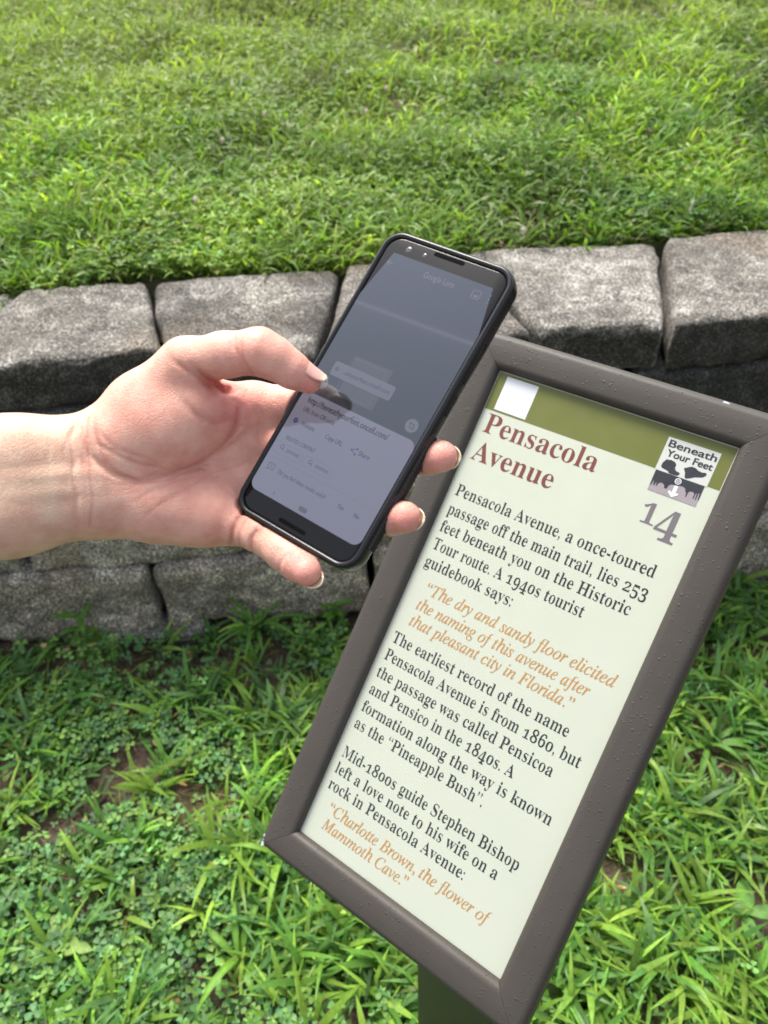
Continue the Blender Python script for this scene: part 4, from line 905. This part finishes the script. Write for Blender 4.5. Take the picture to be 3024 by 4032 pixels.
# skin tone: flushed fingertips, knuckles and folds, sallower wrist
def near(p, r): return np.exp(-((HV - p) ** 2).sum(1) / r ** 2)
red = 0.9 * near(J(1215, 1500, 330), 11) + 0.55 * near(J(1030, 1350, 322), 12) + 0.9 * near(J(890, 1545, 345), 11) + 0.9 * near(J(1737, 1797, 326), 11) + 0.9 * near(J(1594, 2036, 322), 11) \
    + 0.9 * near(J(1206, 2248, 320), 10) + 0.5 * near(J(1010, 1620, 345), 22) + 0.4 * near(J(1150, 2190, 325), 10) + 0.28 * near(J(640, 1700, 325), 34) + 0.3 * near(J(1000, 1900, 345), 24) + 0.3 * near(J(780, 2040, 337), 24) + 0.35 * near(J(940, 1480, 326), 18)
fold = np.zeros(len(HV)); pxy = HV[:, :2] / HV[:, 2:3] * 340.0
front_ = HV[:, 2] < 356
for path, dep, wid in FOLDS:
    P = [J(x, y, 340)[:2] for x, y in path]; best = np.full(len(HV), 1e9)
    for a, b_ in zip(P[:-1], P[1:]):
        d = b_ - a; t = np.clip(((pxy - a) @ d) / (d @ d), 0, 1); best = np.minimum(best, ((pxy - a - t[:, None] * d) ** 2).sum(1))
    fold = np.maximum(fold, min(1, dep) * np.exp(-best / (0.75 * wid) ** 2) * front_)
wr = np.clip((J(480, 0, 340)[0] - HV[:, 0]) / 22, 0, 1)
base = np.array([0.67, 0.42, 0.325]); c_red = np.array([0.70, 0.305, 0.255]); c_wr = np.array([0.62, 0.42, 0.31])
red = np.clip(red, 0, 1)[:, None]; HC = (base * (1 - wr[:, None]) + c_wr * wr[:, None]) * (1 - red) + c_red * red
HC = HC * (1 - fold[:, None] * np.array([0.14, 0.27, 0.27]))   # folds of the palm are redder
org = J(420, 1860, 344); W_ = (HV - org) * MM
b = N('skin'); p = b.obj(); vc = b.n('VertexColor', layer_name='Col').outputs[0]
mot = b.ramp(b.noise(110, 4, 0.6, vec=p), [(0.3, (0.90, 0.80, 0.78)), (0.7, (1.05, 1.09, 1.09))])
c = b.mix(1.0, vc, mot, 'MULTIPLY')
c = b.mix(1.0, c, b.ramp(b.noise(30, 3, vec=p), [(0.35, (0.95, 0.87, 0.86)), (0.65, (1.03, 1.06, 1.05))]), 'MULTIPLY')
vo = b.n('TexVoronoi', feature='DISTANCE_TO_EDGE'); vo.inputs['Scale'].default_value = 620; b.l(p, vo.inputs['Vector'])
nb = b.bump(b.ramp(vo.outputs['Distance'], [(0.0, (0, 0, 0)), (0.12, (1, 1, 1))]), 0.35, 0.0004, b.bump(b.noise(210, 5, 0.6, vec=p), 0.2, 0.0012))
pr = b.pr(c, b.mix(b.noise(200, 2, vec=p), (0.44,) * 3, (0.56,) * 3), nb)
pr.inputs['Subsurface Weight'].default_value = 0.4; pr.inputs['Subsurface Radius'].default_value = (1.0, 0.32, 0.16); pr.inputs['Subsurface Scale'].default_value = 0.0028
pr.inputs['Specular IOR Level'].default_value = 0.38
M_SKIN = b.done(pr.outputs[0])
hand = link('person', mesh_quads('person', W_, HQ, HC, smooth=True), M_SKIN)
hm = np.eye(4); hm[:3, :3] = R; hm[:3, 3] = R @ (org * MM) + CAM; hand.matrix_world = Matrix(hm.tolist())
tag(hand, 'bare forearm and left hand gripping the phone, thumb resting on its screen', 'person')
# nails: thin curved plates on the back of the finger ends
b = N('nail'); vc = b.n('VertexColor', layer_name='Col').outputs[0]; M_NAIL = b.done(b.pr(vc, 0.25, Subsurface_Weight=0.2, Subsurface_Scale=0.002, Coat_Weight=0.3).outputs[0])
def nail(a, b_, ra, rb, dorsal, s0, s1, half, over):
    ax_ = (b_ - a); L = np.linalg.norm(ax_); ax_ = ax_ / L; d = dorsal - ax_ * (dorsal @ ax_); d /= np.linalg.norm(d); sd = np.cross(ax_, d)
    v, q, c = [], [], []; ns, nt_ = 18, 12
    for lay, off in ((0, 0.35), (1, -0.35)):
        for i in range(ns + 1):
            s = i / ns; t = s0 + (s1 - s0) * s
            wd = half * (0.86 + 0.14 * math.sin(min(1, s * 3) * math.pi / 2)) * (math.sqrt(max(0.02, 1 - ((s - 0.72) / 0.285) ** 2)) if s > 0.72 else 1) * (math.sqrt(max(0.05, 1 - ((0.16 - s) / 0.17) ** 2)) if s < 0.16 else 1)
            rr = ra + (rb - ra) * min(t, 1.0)
            rr += 0.25 + off - (0.9 * max(0, t - 0.95) ** 2 * L * 0.3) - 0.25 * (1 - s)
            for k in range(nt_ + 1):
                th = (-1 + 2 * k / nt_) * wd
                v.append(a + ax_ * (t * L) + rr * (math.cos(th) * d + math.sin(th) * sd))
                free = np.clip((s - over) / 0.08, 0, 1); lun = np.clip((0.16 - s) / 0.1, 0, 1)
                pk = np.array([0.66, 0.36, 0.30]); c.append(pk * (1 - free) * (1 - 0.4 * lun) + np.array([0.80, 0.70, 0.50]) * free + np.array([0.7, 0.5, 0.45]) * 0.4 * lun * (1 - free))
    m = (ns + 1) * (nt_ + 1); g = lambda l, i, k: l * m + i * (nt_ + 1) + k
    for i in range(ns):
        for k in range(nt_):
            q.append((g(0, i, k), g(0, i, k + 1), g(0, i + 1, k + 1), g(0, i + 1, k))); q.append((g(1, i, k), g(1, i + 1, k), g(1, i + 1, k + 1), g(1, i, k + 1)))
    for k in range(nt_): q.append((g(0, ns, k), g(0, ns, k + 1), g(1, ns, k + 1), g(1, ns, k)))
    for i in range(ns):
        q.append((g(0, i, 0), g(0, i + 1, 0), g(1, i + 1, 0), g(1, i, 0))); q.append((g(0, i, nt_), g(1, i, nt_), g(1, i + 1, nt_), g(0, i + 1, nt_)))
    o = link('fingernail', mesh_quads('fingernail', (np.array(v) - org) * MM, np.array(q), np.array(c), smooth=True), M_NAIL, hand); return o
nail(J(1080, 1412, 327.5), J(1215, 1500, 332), 8.9, 6.3, np.array([0.44, -0.70, -0.57]), -0.12, 1.36, 0.82, 0.87)
nail(J(1690, 1797, 334.5), J(1737, 1797, 328.5), 7.6, 6.9, np.array([0.75, 0.05, 0.65]), -0.6, 1.82, 0.80, 0.76)
nail(J(1545, 2036, 331), J(1594, 2036, 325), 7.4, 6.8, np.array([0.72, 0.18, 0.66]), -0.6, 1.82, 0.80, 0.76)
nail(J(1170, 2215, 327), J(1206, 2248, 322.5), 7.4, 6.4, np.array([0.45, 0.62, 0.64]), -0.6, 2.05, 0.80, 0.76)
